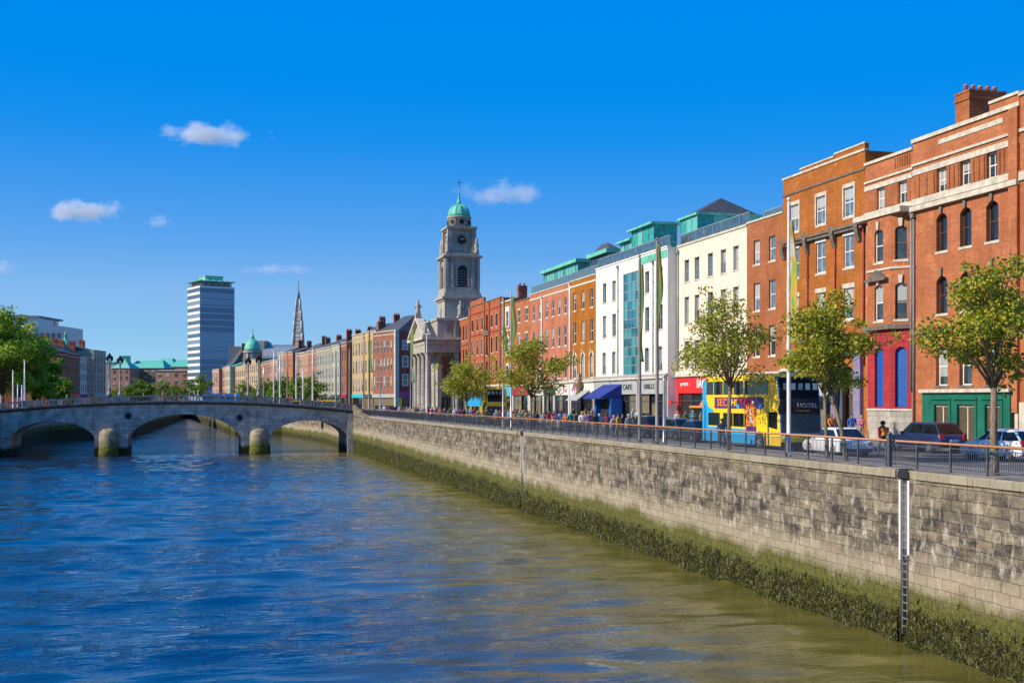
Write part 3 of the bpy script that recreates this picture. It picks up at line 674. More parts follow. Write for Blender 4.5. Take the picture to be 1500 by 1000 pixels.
class House:
    def __init__(s, name, label, near, far, top, wall, rz=None, depth=14, cat='building', foot=-.2, group=None):
        """near/far = (x, y) ends of the facade; the wall faces the river"""
        s.a = Vector(near); s.b = Vector(far); d = s.b-s.a; s.W = d.length
        s.rz = math.atan2(-d.x, d.y); s.top = top; s.wall = wall; s.depth = depth; s.foot = foot
        s.r = thing(name, label, cat, (near[0], near[1], 0), s.rz, group); s.ops = []; s.wins = []
    @classmethod
    def px(c, name, label, pn, pf, top, wall, L=XF, **k):
        h = c(name, label, (L, sx(pn, L)), (L, sx(pf, L)), top, wall, **k); h.L = L; return h
    def y(s, px): return sx(px, s.L)-s.a.y
    def win(s, ys, zb, zt, w, arch=0, style='sash', fm='wframe', gm='win', sill='trimstone', d=.2, trim=None, tw=.16, key=None):
        for yc in ys:
            s.ops.append((yc-w/2, yc+w/2, zb, zt, arch, d)); s.wins.append((yc-w/2, zb, w, zt-zb, arch, style, fm, gm, sill, d, trim, tw, key))
        return s
    def put_windows(s):
        for (y, zb, w, h, arch, style, fm, gm, sill, d, trim, tw, key) in s.wins:
            window_at(s.r, 0, y, zb, w, h, style, fm, gm, sill, d, arch, trim, tw, key)
    def walls(s, zones=None, ret='wall', name='wall'):
        b = MB(); mats = [MT[s.wall]]; D = s.depth
        zones = zones or [(s.foot, s.top, 0)]
        for z0, z1, mi in zones: facade_wall(b, 0, s.W, z0, z1, [o for o in s.ops if o[2] >= z0-.01 and o[3] <= z1+.01], .2, mi)
        z0, z1 = s.foot, s.top
        b.poly([(0,0,z0),(D,0,z0),(D,0,z1),(0,0,z1)]); b.poly([(D,s.W,z0),(0,s.W,z0),(0,s.W,z1),(D,s.W,z1)])
        b.poly([(D,0,z0),(D,s.W,z0),(D,s.W,z1),(D,0,z1)]); 
        b.poly([(0.3,0,z1-.5),(D,0,z1-.5),(D,s.W,z1-.5),(0.3,s.W,z1-.5)]); 
        b.poly([(0,0,z1),(0,s.W,z1),(.3,s.W,z1),(.3,0,z1)][::-1]); b.poly([(.3,0,z1-.5),(.3,s.W,z1-.5),(.3,s.W,z1),(.3,0,z1)])
        for (y0,y1,za,zb_,*q) in s.ops:        # dim room behind each opening
            dd = (q[1] if len(q) > 1 else .2)
            b.poly([(dd+.02,y1+.05,za-.05),(dd+.02,y0-.05,za-.05),(dd+.02,y0-.05,zb_+.05),(dd+.02,y1+.05,zb_+.05)], len(s.extra)+1 if hasattr(s,'extra') else 1)
        s.w = b.build(name, mats + getattr(s,'extra',[]) + [MT['dark']], s.r); s.put_windows(); return s
    def band(s, name, z0, z1, proud, mat, y0=None, y1=None, x1=.0):
        b = MB(); b.box(-proud, x1, -.03 if y0 is None else y0, s.W+.03 if y1 is None else y1, z0, z1); b.build(name, MT[mat], s.r); return s
    def roof(s, z0, rise, mat='slate', inset=.5, kind='gable', hip=3.0):
        b = MB(); W = s.W; D = s.depth; x0 = inset; xm = (x0+D)/2
        if kind == 'gable':
            b.prism([(x0,0.02,z0),(D,0.02,z0),(xm,0.02,z0+rise)], (0,W-.04,0))
        elif kind == 'hip':
            h = min(hip, W*.5-.05)
            v = [(x0,0,z0),(D,0,z0),(D,W,z0),(x0,W,z0),(xm,h,z0+rise),(xm,W-h,z0+rise)]
            b.add(v, [(0,1,4),(1,2,5,4),(2,3,5),(3,0,4,5),(3,2,1,0)])
        b.build('roof', MT[mat], s.r); return s
    def chimney(s, x, y, z0, z1, w=.9, l=1.6, mat='brickK', pots=3):
        b = MB(); b.box(x, x+l, y, y+w, z0, z1); b.box(x-.07, x+l+.07, y-.07, y+w+.07, z1-.5, z1-.3); b.box(x-.05, x+l+.05, y-.05, y+w+.05, z1, z1+.12)
        c = b.build('chimney', MT[mat], s.r)
        for k in range(pots):
            b = MB(); px_ = x+l*(k+.5)/pots; b.lathe(px_, y+w/2, [(.15,z1+.12),(.13,z1+.5),(.16,z1+.52),(.16,z1+.58)], 8); b.build('chimney_pot', MT['terracotta'], c)
        return s
    def pipe(s, y, z0, z1, mat='charcoal', r=.06):
        b = MB(); b.tube([(-.10,y,z0),(-.10,y,z1)], r, 6)
        for z in np.arange(z0+.5, z1, 2.2): b.box(-.12,.0,y-.12,y+.12,z,z+.06)
        b.box(-.28,-.02,y-.16,y+.16,z1,z1+.28); b.build('downpipe', MT[mat], s.r); return s
    def shopfront(s, ya, yb, zf, zt, fas='greyshop', pil='greyshop', bays=3, door=None, frame='charcoal', corn=True, gm='shopglass', riser='charcoal', light=None):
        s.ops.append((ya+.25, yb-.25, .02, zf, 0, .55))
        def later():
            b = MB(); b.box(-.16, .02, ya, yb, zf, zt); s.fascia = b.build('fascia', MT[fas], s.r)
            if corn: b = MB(); b.box(-.36,.02,ya-.05,yb+.05,zt,zt+.16); b.box(-.27,.02,ya,yb,zt+.16,zt+.26); b.build('shop_cornice', MT['trimstone' if corn is True else corn], s.r)
            for q in (ya, yb-.42): b = MB(); b.box(-.13,.1,q,q+.42,-.1,zf-.003); b.box(-.18,.1,q-.04,q+.46,-.1,.35); b.build('pilaster', MT[pil], s.r)
            w = (yb-ya-.84)/bays
            for k in range(bays):
                y0 = ya+.42+k*w
                if k == door:
                    b = MB(); b.box(.3,.36,y0+.05,y0+w-.05,.0,2.4); dd = b.build('shop_door', MT[frame], s.r)
                    b = MB(); b.box(.285,.299,y0+.2,y0+w-.2,.5,2.2); b.build('door_glass', MT[gm], dd)
                    b = MB(); b.box(.25,.27,y0+.1,y0+w-.1,2.45,zf-.1); b.build('fanlight', MT[gm], s.r)
                else:
                    b = MB(); b.box(.05,.2,y0+.06,y0+w-.06,0,.55); b.build('stall_riser', MT[riser], s.r)
                    b = MB(); f = .07
                    b.box(.06,.14,y0,y0+f,.55,zf); b.box(.06,.14,y0+w-f,y0+w,.55,zf); b.box(.06,.14,y0+f,y0+w-f,zf-.75,zf-.69); b.box(.06,.14,y0+f,y0+w-f,.55,.62)
                    fr = b.build('shop_window', MT[frame], s.r); b = MB(); b.box(.11,.12,y0+.02,y0+w-.02,.58,zf-.02); b.build('pane', MT[gm], fr)
        s.late = getattr(s,'late',[])+[later]; return s
    def done(s):
        for f in getattr(s,'late',[]): f()
        return s
def window_at(parent, x, y, zb, w, h, style, fm, gm, sill, d, arch=0, trim=None, tw=.16, key=None, rz=0, org=(0,0)):
    fme, pme, sme = win_meshes(w, h, style, fm, gm, sill)
    lx, ly = x+d-.075, y
    c, s_ = math.cos(rz), math.sin(rz)
    P = (org[0]+lx*c-ly*s_, org[1]+lx*s_+ly*c, zb)
    o = link('window', fme, parent, P, rz); link('pane', pme, o)
    if sme: link('sill', sme, o, (.075-d+.26,0,0))
    if trim:
        b = MB(); q = -d+.075; t0, t1 = q-.05, q+.0
        if arch:
            P1 = arch_pts(0, w, h, arch); P2 = arch_pts(-tw, w+tw, h+tw, arch+tw*.4)
            for k in range(len(P1)-1):
                b.prism([(t0,P1[k][0],P1[k][1]),(t0,P1[k+1][0],P1[k+1][1]),(t0,P2[k+1][0],P2[k+1][1]),(t0,P2[k][0],P2[k][1])], (.05,0,0))
            zt_ = h-arch
        else: b.box(t0,t1,-tw,w+tw,h,h+tw*1.7); zt_ = h
        if trim[1] != 'h': b.box(t0,t1,-tw,0,0,zt_); b.box(t0,t1,w,w+tw,0,zt_)
        if key: b.box(t0-.1,t1,w/2-.13,w/2+.13,h-.02,h+.55)
        b.build('surround', MT[trim[0]], o)
    elif key:
        b = MB(); q = -d+.075; b.prism([(q-.14,w/2-.10,h-.03),(q-.14,w/2+.10,h-.03),(q-.14,w/2+.16,h+.52),(q-.14,w/2-.16,h+.52)], (.14,0,0)); b.build('keystone', MT[key], o)
    return o
_font = None
def lettering(parent, txt, size, loc, mat, axis=((0,-1,0),(0,0,1),(-1,0,0)), ext=.02, name='lettering', sxy=(1,1)):
    cu = bpy.data.curves.new('t', 'FONT'); cu.body = txt; cu.size = size; cu.extrude = ext; cu.align_x = 'CENTER'; cu.align_y = 'CENTER'; cu.resolution_u = 2; cu.offset = size*.012
    o = bpy.data.objects.new('t', cu); COL.objects.link(o); bpy.context.view_layer.update()
    me = bpy.data.meshes.new_from_object(o.evaluated_get(bpy.context.evaluated_depsgraph_get())); bpy.data.objects.remove(o); bpy.data.curves.remove(cu)
    a = [Vector(v) for v in axis]
    me.transform(Matrix(((a[0].x*sxy[0],a[1].x*sxy[1],a[2].x,0),(a[0].y*sxy[0],a[1].y*sxy[1],a[2].y,0),(a[0].z*sxy[0],a[1].z*sxy[1],a[2].z,0),(0,0,0,1))))
    me.materials.clear(); me.materials.append(MT[mat]); me.update()
    return link(name, me, parent, loc)

# --- large red brick building at the right end
A = House.px('brick_building', 'tall red brick building with arched sash windows, green ground floor and broad chimney', 1494, 1337, 19.75, 'brickA', depth=16)
ac = [A.y(q) for q in (1379.5, 1414.5, 1453.5)]
A.win(ac, 16.05, 17.55, 1.05, 0, 'cross', d=.28, sill=None)
A.win(ac, 12.25, 14.65, 1.15, .35, fm='bframe', gm='windark', d=.34, key='darktrim')
A.win(ac, 8.25, 10.65, 1.15, .35, fm='bframe', gm='windark', d=.34, key='darktrim')
A.win(ac, 3.65, 6.1, 1.25, 0, gm='win', d=.34, sill='darktrim')
A.walls(); A.band('coping', 19.75, 20.0, .12, 'trimstone', x1=.4); A.band('raised_parapet', 20.0, 20.45, .03, 'brickA', 0, A.y(1450), .35); A.band('raised_coping', 20.45, 20.62, .12, 'trimstone', -.03, A.y(1450), .42)
A.band('pale_band', 19.1, 19.4, .05, 'trimstone', A.y(1470), A.y(1375)); A.band('string_course', 18.2, 18.36, .1, 'trimstone'); A.band('window_head_band', 17.58, 17.95, .07, 'trimstone'); A.band('sill_band', 15.6, 16.02, .10, 'trimstone'); A.band('cornice', 15.18, 15.5, .30, 'trimstone'); A.band('string_course', 7.05, 7.25, .1, 'darktrim')
for q0, q1 in ((1480,1461),(1445,1422),(1407,1387),(1372,1340)):
    b = MB(); y0, y1 = A.y(q0), A.y(q1); b.box(-.03,.0,y0,y1,16.06,17.54); 
    for k in range(3): b.box(-.09,-.03,y0+(y1-y0)*(k+.2)/3,y0+(y1-y0)*(k+.35)/3,16.1,17.5)
    b.build('brick_panel', MT['brickD'], A.r)
y0, y1 = A.y(1486), A.y(1357)
b = MB(); ga = [(-.0+A.y(1437)-y0-.75, A.y(1437)-y0+.75, .2, 2.45,0,.25), (A.y(1419)-y0-.95, A.y(1419)-y0+.75, .2, 2.45,0,.25), (A.y(1384)-y0-.8, A.y(1384)-y0+.7, .2, 2.45,0,.25)]
ga[0] = (A.y(1460)-y0-.7, A.y(1460)-y0+.7, .2, 2.45, 0, .25)
facade_wall(b, 0, y1-y0, -.15, 3.2, ga, .25); b.poly([(0,0,-.15),(.3,0,-.15),(.3,0,3.2),(0,0,3.2)]); b.poly([(.3,y1-y0,-.15),(0,y1-y0,-.15),(0,y1-y0,3.2),(.3,y1-y0,3.2)])
b.build('green_shopfront', MT['green'], A.r, (-.32, y0, 0))
for q in ga:
    b = MB(); b.box(-.12,-.08,y0+q[0],y0+q[1],.2,2.45); 
    dd = b.build('shutter_door', MT['barkd'], A.r)
    b = MB(); b.box(-.14,-.121,y0+(q[0]+q[1])/2-.05,y0+(q[0]+q[1])/2+.05,.3,2.4); b.box(-.15,-.121,y0+q[0],y0+q[1],2.3,2.44); b.build('door_frame', MT['trimstone'], dd)
    b = MB(); b.box(-.42,-.321,y0+q[0]-.3,y0+q[1]+.3,2.75,2.85); b.box(-.38,-.321,y0+q[0]-.3,y0+q[0]-.2,.0,2.75); b.build('door_moulding', MT['green'], A.r)
A.band('shop_cornice', 3.2, 3.42, .52, 'trimstone', y0-.15, y1+.15)
b = MB(); b.box(-.14,0,.0,y0-.2,-.15,2.0); b.build('stone_plinth', MT['trimstone'], A.r)
b = MB(); b.box(-.22,0,-.02,.75,2.0,19.7); b.build('corner_pier', MT['brickA'], A.r)
A.chimney(2.6, sx(1418,48.5)-A.a.y, 18, hz(133,48.5,sx(1418,48.5)), 1.5, 2.75, 'brickD', 5)
A.pipe(A.W-.25, 0, 14.8, 'greypole', .08); A.done()
A2 = House.px('brick_building', 'sliver of red brick building with a pale pier at the right edge', 1640, 1494.3, 20.3, 'brickA', depth=16)
A2.walls(); A2.band('coping', 20.3, 20.5, .12, 'trimstone', x1=.4); A2.band('string_course', 18.2, 18.4, .1, 'trimstone'); A2.band('string_course', 15.4, 15.9, .12, 'trimstone')
b = MB(); b.box(-.15,0,A2.W-1.0,A2.W-.1,-.1,2.6); b.build('stone_pier', MT['trimstone'], A2.r)

# --- bay-windowed house with pink-red ground floor
B = House.px('brick_house', 'narrow red brick house with canted bay, pink-red ground floor and blue windows', 1337, 1267.5, 19.35, 'brickA', depth=15)
B.win([B.y(1322), B.y(1290)], 16.0, 17.5, 1.0, 0, 'cross', d=.26, sill=None)
B.walls(); B.band('coping', 19.35, 19.55, .12, 'trimstone', x1=.4); B.band('string_course', 18.05, 18.2, .1, 'trimstone'); B.band('window_head_band', 17.52, 17.85, .07, 'trimstone'); B.band('sill_band', 15.65, 15.97, .12, 'trimstone'); B.band('cornice', 15.25, 15.62, 1.0, 'trimstone', -.05, B.W)
b = MB()
for k in range(7): b.box(-.05,0,B.y(1322)-.9+k*.28,B.y(1322)-.9+k*.28+.12,18.5,19.2)
b.build('pierced_parapet', MT['brickD'], B.r)
for q0,q1 in ((1334,1329),(1315,1297),(1283,1270)): b = MB(); b.box(-.03,0,B.y(q0),B.y(q1),16.02,17.48); b.build('brick_panel', MT['brickD'], B.r)
bay = [(0,.12),(-.85,1.3),(-.85,4.15),(0,5.35)]
zon = [(-.15,2.1,0),(2.1,7.55,1),(7.55,15.25,2)]
bm_ = MB()
for i, (p, q) in enumerate(zip(bay, bay[1:])):
    wd = math.hypot(q[0]-p[0], q[1]-p[1]); rz = math.atan2(-(q[0]-p[0]), q[1]-p[1]); mid = wd/2; ww_ = .82 if i != 1 else 1.05
    ops = [(mid-ww_/2, mid+ww_/2, 2.25, 6.3, ww_/2, .3), (mid-ww_/2, mid+ww_/2, 8.15, 10.6, .2, .22), (mid-ww_/2, mid+ww_/2, 12.15, 14.4, .2, .22)]
    tmp = MB()
    for z0, z1, mi in zon: facade_wall(tmp, 0, wd, z0, z1, [o for o in ops if z0 < o[2] < z1], .22, mi)
    for o in ops: tmp.poly([(o[5]+.02,o[1],o[2]),(o[5]+.02,o[0],o[2]),(o[5]+.02,o[0],o[3]),(o[5]+.02,o[1],o[3])], 3)
    c, s_ = math.cos(rz), math.sin(rz)
    bm_.add([(p[0]+v[0]*c-v[1]*s_, p[1]+v[0]*s_+v[1]*c, v[2]) for v in tmp.v], [], 0)
    o0 = len(bm_.v)-len(tmp.v)
    for f, m in zip(tmp.f, tmp.m): bm_.f.append([k+o0 for k in f]); bm_.m.append(m); bm_.sm.append(False)
    for k, o in enumerate(ops):
        if k == 0: 
            wo = window_at(B.r, 0, o[0], o[2], o[1]-o[0], o[3]-o[2], 'plain', 'blue', 'navy', None, .28, o[4], rz=rz, org=p)
            b = MB(); b.box(-.01,.045,.05,o[1]-o[0]-.05,.05,o[3]-o[2]-.05); b.box(-.03,-.01,.05,o[1]-o[0]-.05,2.45,2.6); b.build('blue_board', MT['blue'], wo)
        else: window_at(B.r, 0, o[0], o[2], o[1]-o[0], o[3]-o[2], 'sash', 'wframe' if i == 1 else 'bframe', 'win', 'trimstone', .22, o[4], key='trimstone', rz=rz, org=p)
bm_.poly([(0,.12,15.25),(0,5.35,15.25),(-.85,4.15,15.25),(-.85,1.3,15.25)], 2)
bm_.build('bay', [MT['stone'], MT['pinkred'], MT['brickA'], MT['dark']], B.r)
def bay_band(h, name, pts, z0, z1, out, mat):
    b = MB(); P = [(x-out if x < -.1 else x, y+(out*.6 if k > 1 else -out*.6), z0) for k, (x,y) in enumerate(pts)]
    b.prism([(P[0][0],P[0][1],z0)]+P[1:], (0,0,z1-z0)); b.build(name, MT[mat], h.r)
bay_band(B, 'bay_ledge', bay, 7.5, 7.8, .3, 'darktrim'); bay_band(B, 'bay_ledge', bay, 11.55, 11.7, .08, 'trimstone'); bay_band(B, 'plinth_course', bay, 2.0, 2.14, .06, 'trimstone')
b = MB(); b.prism([(-1.15,1.6,11.0),(-1.15,3.9,11.0),(-1.15,2.75,11.6)], (.3,0,0)); b.box(-1.2,-.84,1.5,4.0,10.85,11.0); b.build('pediment', MT['darktrim'], B.r)
for k in range(9): 
    pass
B.pipe(.02, 3.3, 15.0, 'greypole', .09); B.done()

# --- orange-brown brick house, three windows wide
C_ = House.px('brick_house', 'orange-brown brick house, three windows wide, with a dark bracketed cornice under its top windows', 1267.3, 1147, 20.5, 'brickC', depth=15)
cc = [C_.y(q) for q in (1164, 1202.5, 1243.5)]
C_.win(cc, 16.1, 18.25, 1.4, 0, 'cross', gm='winsky', trim=('trimstone','a'), tw=.17, d=.16)
C_.win(cc, 12.4, 14.75, 1.4, 0, 'cross', gm='winsky', trim=('wframe','h'), tw=.12, d=.16)
C_.win(cc, 8.6, 10.9, 1.3, 0, 'cross', gm='winsky', trim=('trimstone','h'), tw=.2, d=.16)
C_.shopfront(C_.y(1236), C_.W-.1, 3.9, 5.0, 'black', 'charcoal', 4, 1)
C_.ops.append((1.3, 3.5, .02, 5.2, 1.1, .8))
C_.walls(); C_.band('coping', 20.5, 20.66, .08, 'trimstone', x1=.35); C_.band('string_course', 19.15, 19.3, .08, 'darktrim')
C_.band('raised_parapet', 20.66, 21.0, .02, 'brickC', 0, C_.W*.34, .3); C_.band('raised_coping', 21.0, 21.12, .08, 'trimstone', -.05, C_.W*.34+.05, .35); C_.band('raised_parapet', 20.66, 20.85, .02, 'brickC', C_.W*.34+.06, C_.W*.76, .3); C_.band('raised_coping', 20.85, 20.96, .08, 'trimstone', C_.W*.34+.06, C_.W*.76+.05, .35)
b = MB(); b.box(-.42,0,-.05,C_.W*.93,15.25,15.45); b.box(-.3,0,-.05,C_.W*.93,15.02,15.25); b.build('dark_cornice', MT['darktrim'], C_.r)
for q in (1260,1224,1184,1150):
    b = MB(); yy = C_.y(q); b.prism([(0,yy-.22,15.02),(-.4,yy-.22,15.02),(-.36,yy-.22,14.6),(-.15,yy-.22,14.1),(0,yy-.22,14.0)], (0,.44,0)); b.box(-.44,-.42,yy-.28,yy+.28,15.05,15.75); b.build('console_bracket', MT['darktrim'], C_.r)
b = MB(); b.box(-.3,0,.2,1.15,-.1,6.6); b.box(-.3,0,3.65,4.3,-.1,6.6); b.box(-.36,0,.1,4.4,6.0,6.9); b.build('lavender_doorcase', MT['lavender'], C_.r)
b = MB(); b.box(.45,.6,1.35,3.45,0,2.9); b.box(.4,.45,1.3,3.5,2.9,3.1); dd = b.build('door', MT['barkd'], C_.r); b = MB(); b.box(.43,.449,1.5,2.3,.3,2.7); b.box(.5,.55,1.4,3.4,3.15,5.0); b.build('door_glass', MT['shopglass'], dd)
b = MB(); b.prism([(-.15,C_.y(1233),4.0),(-1.25,C_.y(1233),3.1),(-1.25,C_.y(1233),3.02),(-.15,C_.y(1233),3.85)], (0,4.2,0)); b.build('awning', MT['greyshop'], C_.r)
for q in (1224.5, 1184, 1266.5): C_.pipe(C_.y(q), 5.2, 15.0, 'brickDk', .075)
C_.done()

# --- two-bay brick house
D_ = House.px('brick_house', 'plain brown-red brick house two windows wide beside the cream building', 1147, 1094, 17.9, 'brickD', depth=14)
dc = [D_.y(1108.5), D_.y(1131)]
D_.win(dc, 14.25, 16.3, 1.15, d=.24, gm='winsky', fm='wframe'); D_.win(dc, 10.3, 12.65, 1.15, d=.24, gm='winsky'); D_.win(dc, 6.4, 8.9, 1.15, d=.24)
D_.shopfront(.1, D_.W-.1, 3.6, 4.8, 'whiteshop', 'greyshop', 3, 1); D_.walls(); D_.band('coping', 17.9, 18.05, .08, 'trimstone', x1=.35); D_.done()

# --- cream building, five windows wide
E = House.px('render_building', 'cream rendered building with five windows per floor and a red shop below', 1094, 993, 17.75, 'cream', depth=15)
ec = [E.y(q) for q in (1006, 1021, 1040.5, 1059.5, 1078)]
E.win(ec, 14.2, 16.3, 1.1, d=.3, gm='winsky', fm='gframe', trim=('cream','h'), tw=.1); E.win(ec, 10.05, 12.7, 1.1, d=.3, gm='win', fm='gframe', trim=('cream','h'), tw=.16); E.win(ec, 5.9, 8.4, 1.1, d=.3, gm='win', fm='gframe', trim=('cream','h'), tw=.2)
ym = E.y(1047)
E.shopfront(ym, E.W-.05, 3.35, 4.95, 'red', 'red', 3, 0, 'charcoal', 'trimstone', riser='red'); E.shopfront(.05, ym-.1, 3.35, 4.9, 'whiteshop', 'greyshop', 4, 2)
E.pipe(E.W-.25, 5.5, 17.2, 'gframe', .07); E.walls(); E.band('parapet_coping', 17.75, 17.95, .1, 'trimstone', x1=.4); E.band('floor_ledge', 5.22, 5.5, .28, 'cream'); E.done()
lettering(E.r, 'BAKE', .95, (-.19, E.y(1030.5), 4.2), 'letters', sxy=(1.0,1.2)); lettering(E.r, "JAMES'S", .42, (-.19, E.y(1005), 4.2), 'letters', sxy=(1.4,1))
b = MB(); b.box(-1.0,-.95,E.W-.6,E.W-.1,2.2,2.7); b.box(-.95,0,E.W-.4,E.W-.35,2.4,2.5); b.build('red_hanging_sign', MT['red'], E.r)
b = MB(); b.box(.0,.04,E.y(1035),E.y(1010),1.95,2.15); b.prism([(0,E.y(1035),2.15),(0,E.y(1024),2.15),(0,E.y(1033),3.1),(0,E.y(1035),3.2)], (.03,0,0)); b.build('orange_window_sign', MT['orange'], E.r, (-.02,0,0))

# --- white building with a teal curtain-wall strip
Lf = 44.9
Fh = House.px('render_building', 'white rendered building with a tall teal glass strip and blue entrance canopy', 978, 873, 17.8, 'white', L=Lf, depth=16)
def fy(px): return sx(px, Lf)-Fh.a.y
fc = [fy(948), fy(967.5), fy(885.5), fy(899.5)]
Fh.win(fc, 13.75, 15.95, 1.15, d=.3, gm='win', fm='gframe', trim=('white','h'), tw=.08); Fh.win(fc, 9.8, 12.25, 1.15, d=.3, gm='win', fm='gframe', trim=('white','h'), tw=.1); Fh.win(fc, 5.65, 8.1, 1.15, .15, d=.3, gm='win', fm='gframe', trim=('white','a'), tw=.2)
cy0, cy1 = fy(935.5), fy(913)
Fh.ops.append((cy0, cy1, 5.35, 16.35, 0, .3))
for ya, yb, nb, dr in ((.1, cy0-.2, 3, 1), (cy0, fy(897), 3, None), (fy(896), Fh.W-.1, 4, 3)): Fh.shopfront(ya, yb, 3.3, 4.85, 'greyshop', 'greyshop', nb, dr)
Fh.pipe(fy(906), 5.4, 17.2, 'gframe', .06); Fh.pipe(fy(957.5), 5.4, 16.6, 'gframe', .06); Fh.walls(); Fh.band('parapet_coping', 17.8, 17.95, .08, 'white', x1=.4); Fh.band('floor_ledge', 5.15, 5.35, .2, 'greyshop')
b = MB(); nz, ny_ = 11, 4
for k in range(ny_+1): yy = cy0+(cy1-cy0)*k/ny_; b.box(.05,.16,yy-.035,yy+.035,5.4,16.3)
for k in range(nz+1): zz = 5.4+10.9*k/nz; b.box(.06,.15,cy0,cy1,zz-.04,zz+.04)
cw = b.build('glass_strip', MT['gframe'], Fh.r)
for k in range(nz):
    for j in range(ny_):
        b = MB(); b.box(.1,.11,cy0+(cy1-cy0)*j/ny_,cy0+(cy1-cy0)*(j+1)/ny_,5.4+10.9*k/nz,5.4+10.9*(k+1)/nz); b.build('glass_panel', MT['curtain'], cw)
b = MB(); b.box(-.06,0,.1,cy0-.3,16.85,17.6); b.build('green_frieze', MT['copper'], Fh.r); lettering(Fh.r, 'LEGENDE', .62, (-.08, (cy0-.2)/2, 17.22), 'copperlt', sxy=(1.3,1))
lettering(Fh.r, 'CAFE', .8, (-.19, fy(921), 4.05), 'dletters', sxy=(1.5,1)); lettering(Fh.r, 'GRILLS', .7, (-.19, fy(953), 4.05), 'dletters', sxy=(1.4,1))
lettering(Fh.r, 'I  A I   U', .7, (-.19, fy(890), 3.9), 'dletters', sxy=(1.6,1))
# blue canopied entrance
b = MB(); y0, y1 = fy(913), fy(886)
b.prism([(-.2,y0,4.4),(-2.6,y0,3.0),(-2.6,y0,2.8),(-2.5,y0,2.8),(-.2,y0,4.25)], (0,y1-y0,0)); b.prism([(-.2,y0+.01,4.25),(-2.5,y0+.01,2.82),(-.2,y0+.01,2.82)], (0,.04,0)); b.build('blue_canopy', MT['navy'], Fh.r)
for q in (fy(888.5), fy(911)): b = MB(); b.box(-1.5,-.2,q-.7,q,-.05,2.8); b.build('blue_pillar', MT['blue'], Fh.r)
b = MB(); b.box(-.9,-.85,y0+.9,y1-.7,-.05,2.6); b.build('entrance_door', MT['dark'], Fh.r); Fh.done()
def glass_house(h, pc, pl, pr, Lb_, ytop, base, mat='greenglass', eave=.5, slab=.22, name='roof_pavilion', pyramid=None, bars=1.5, side='greenglass', hgt=None):
    sC = sx(pc, Lb_); sF = sx(pl, Lb_); tt = (pr-VX)*CS/F; Lr = tt*(sC*CS)/(1-SN*tt); zt = hz(ytop, Lb_, sC) if hgt is None else hgt
    x0, x1 = Lb_-h.a.x, Lr-h.a.x; y0, y1 = sC-h.a.y, sF-h.a.y
    b = MB(); n = max(2, round((y1-y0)/bars))
    for k in range(n+1): yy = y0+(y1-y0)*k/n; b.box(x0-.06,x0+.02,yy-.04,yy+.04,base,zt-slab)
    n2 = max(2, round((x1-x0)/bars))
    for k in range(1,n2+1): xx = x0+(x1-x0)*k/n2; b.box(xx-.04,xx+.04,y0-.06,y0+.02,base,zt-slab)
    zm = base+(zt-slab-base)*.56; b.box(x0-.05,x0+.02,y0,y1,zm-.05,zm+.05); b.box(x0,x1,y0-.05,y0+.02,zm-.05,zm+.05)
    fr = b.build(name, MT['gframe'], h.r)
    for lo, hi, m in ((base, zm, mat), (zm, zt-slab, 'greenglass' if mat != 'windark' else mat)):
        for k in range(n): b = MB(); b.box(x0,x0+.02,y0+(y1-y0)*k/n,y0+(y1-y0)*(k+1)/n,lo,hi); b.build('glass_panel', MT[m], fr)
        for k in range(n2): b = MB(); b.box(x0+(x1-x0)*k/n2,x0+(x1-x0)*(k+1)/n2,y0,y0+.02,lo,hi); b.build('glass_panel', MT[side], fr)
    b = MB(); b.box(x0+.1,x1,y0+.1,y1-.1,base-1,zt-slab); b.build('core', MT['copper'], fr)
    b = MB(); b.box(x0-eave,x1+eave,y0-eave,y1+eave,zt-slab,zt); b.build('copper_eave', MT['copper'], fr)
    if pyramid:
        b = MB(); v = [(x0,y0,zt),(x1,y0,zt),(x1,y1,zt),(x0,y1,zt),((x0+x1)/2,y0+(y1-y0)*.4,zt+pyramid),((x0+x1)/2,y0+(y1-y0)*.75,zt+pyramid)]
        b.add(v, [(0,1,4),(1,2,5,4),(2,3,5),(3,0,4,5)]); b.build('slate_cap', MT['slate'], fr)
glass_house(Fh, 958, 926, 991, 47.6, 325, 17.4); glass_house(Fh, 926.5, 909.5, 930, 47.9, 349, 17.4)
glass_house(E, 1022, 997, 1112, 47.3, 311, 17.3, eave=.25, side='greenglass', pyramid=1.8)
def glass_rail(h, y0, y1, z, x=.25):
    b = MB(); b.box(x,x+.05,y0,y1,z+1.08,z+1.14)
    n = max(2, round((y1-y0)/1.8))
    for k in range(n+1): yy = y0+(y1-y0)*k/n; b.box(x,x+.05,yy-.025,yy+.025,z,z+1.1)
    r = b.build('roof_railing', MT['gframe'], h.r); b = MB(); b.box(x+.02,x+.03,y0,y1,z+.1,z+1.05); b.build('rail_glass', MT['clearrail'], r)
glass_rail(Fh, .1, Fh.W-.1, 17.9); glass_rail(E, .1, E.W-.1, 17.9); glass_rail(D_, .1, D_.W-.1, 17.95, 1.6)

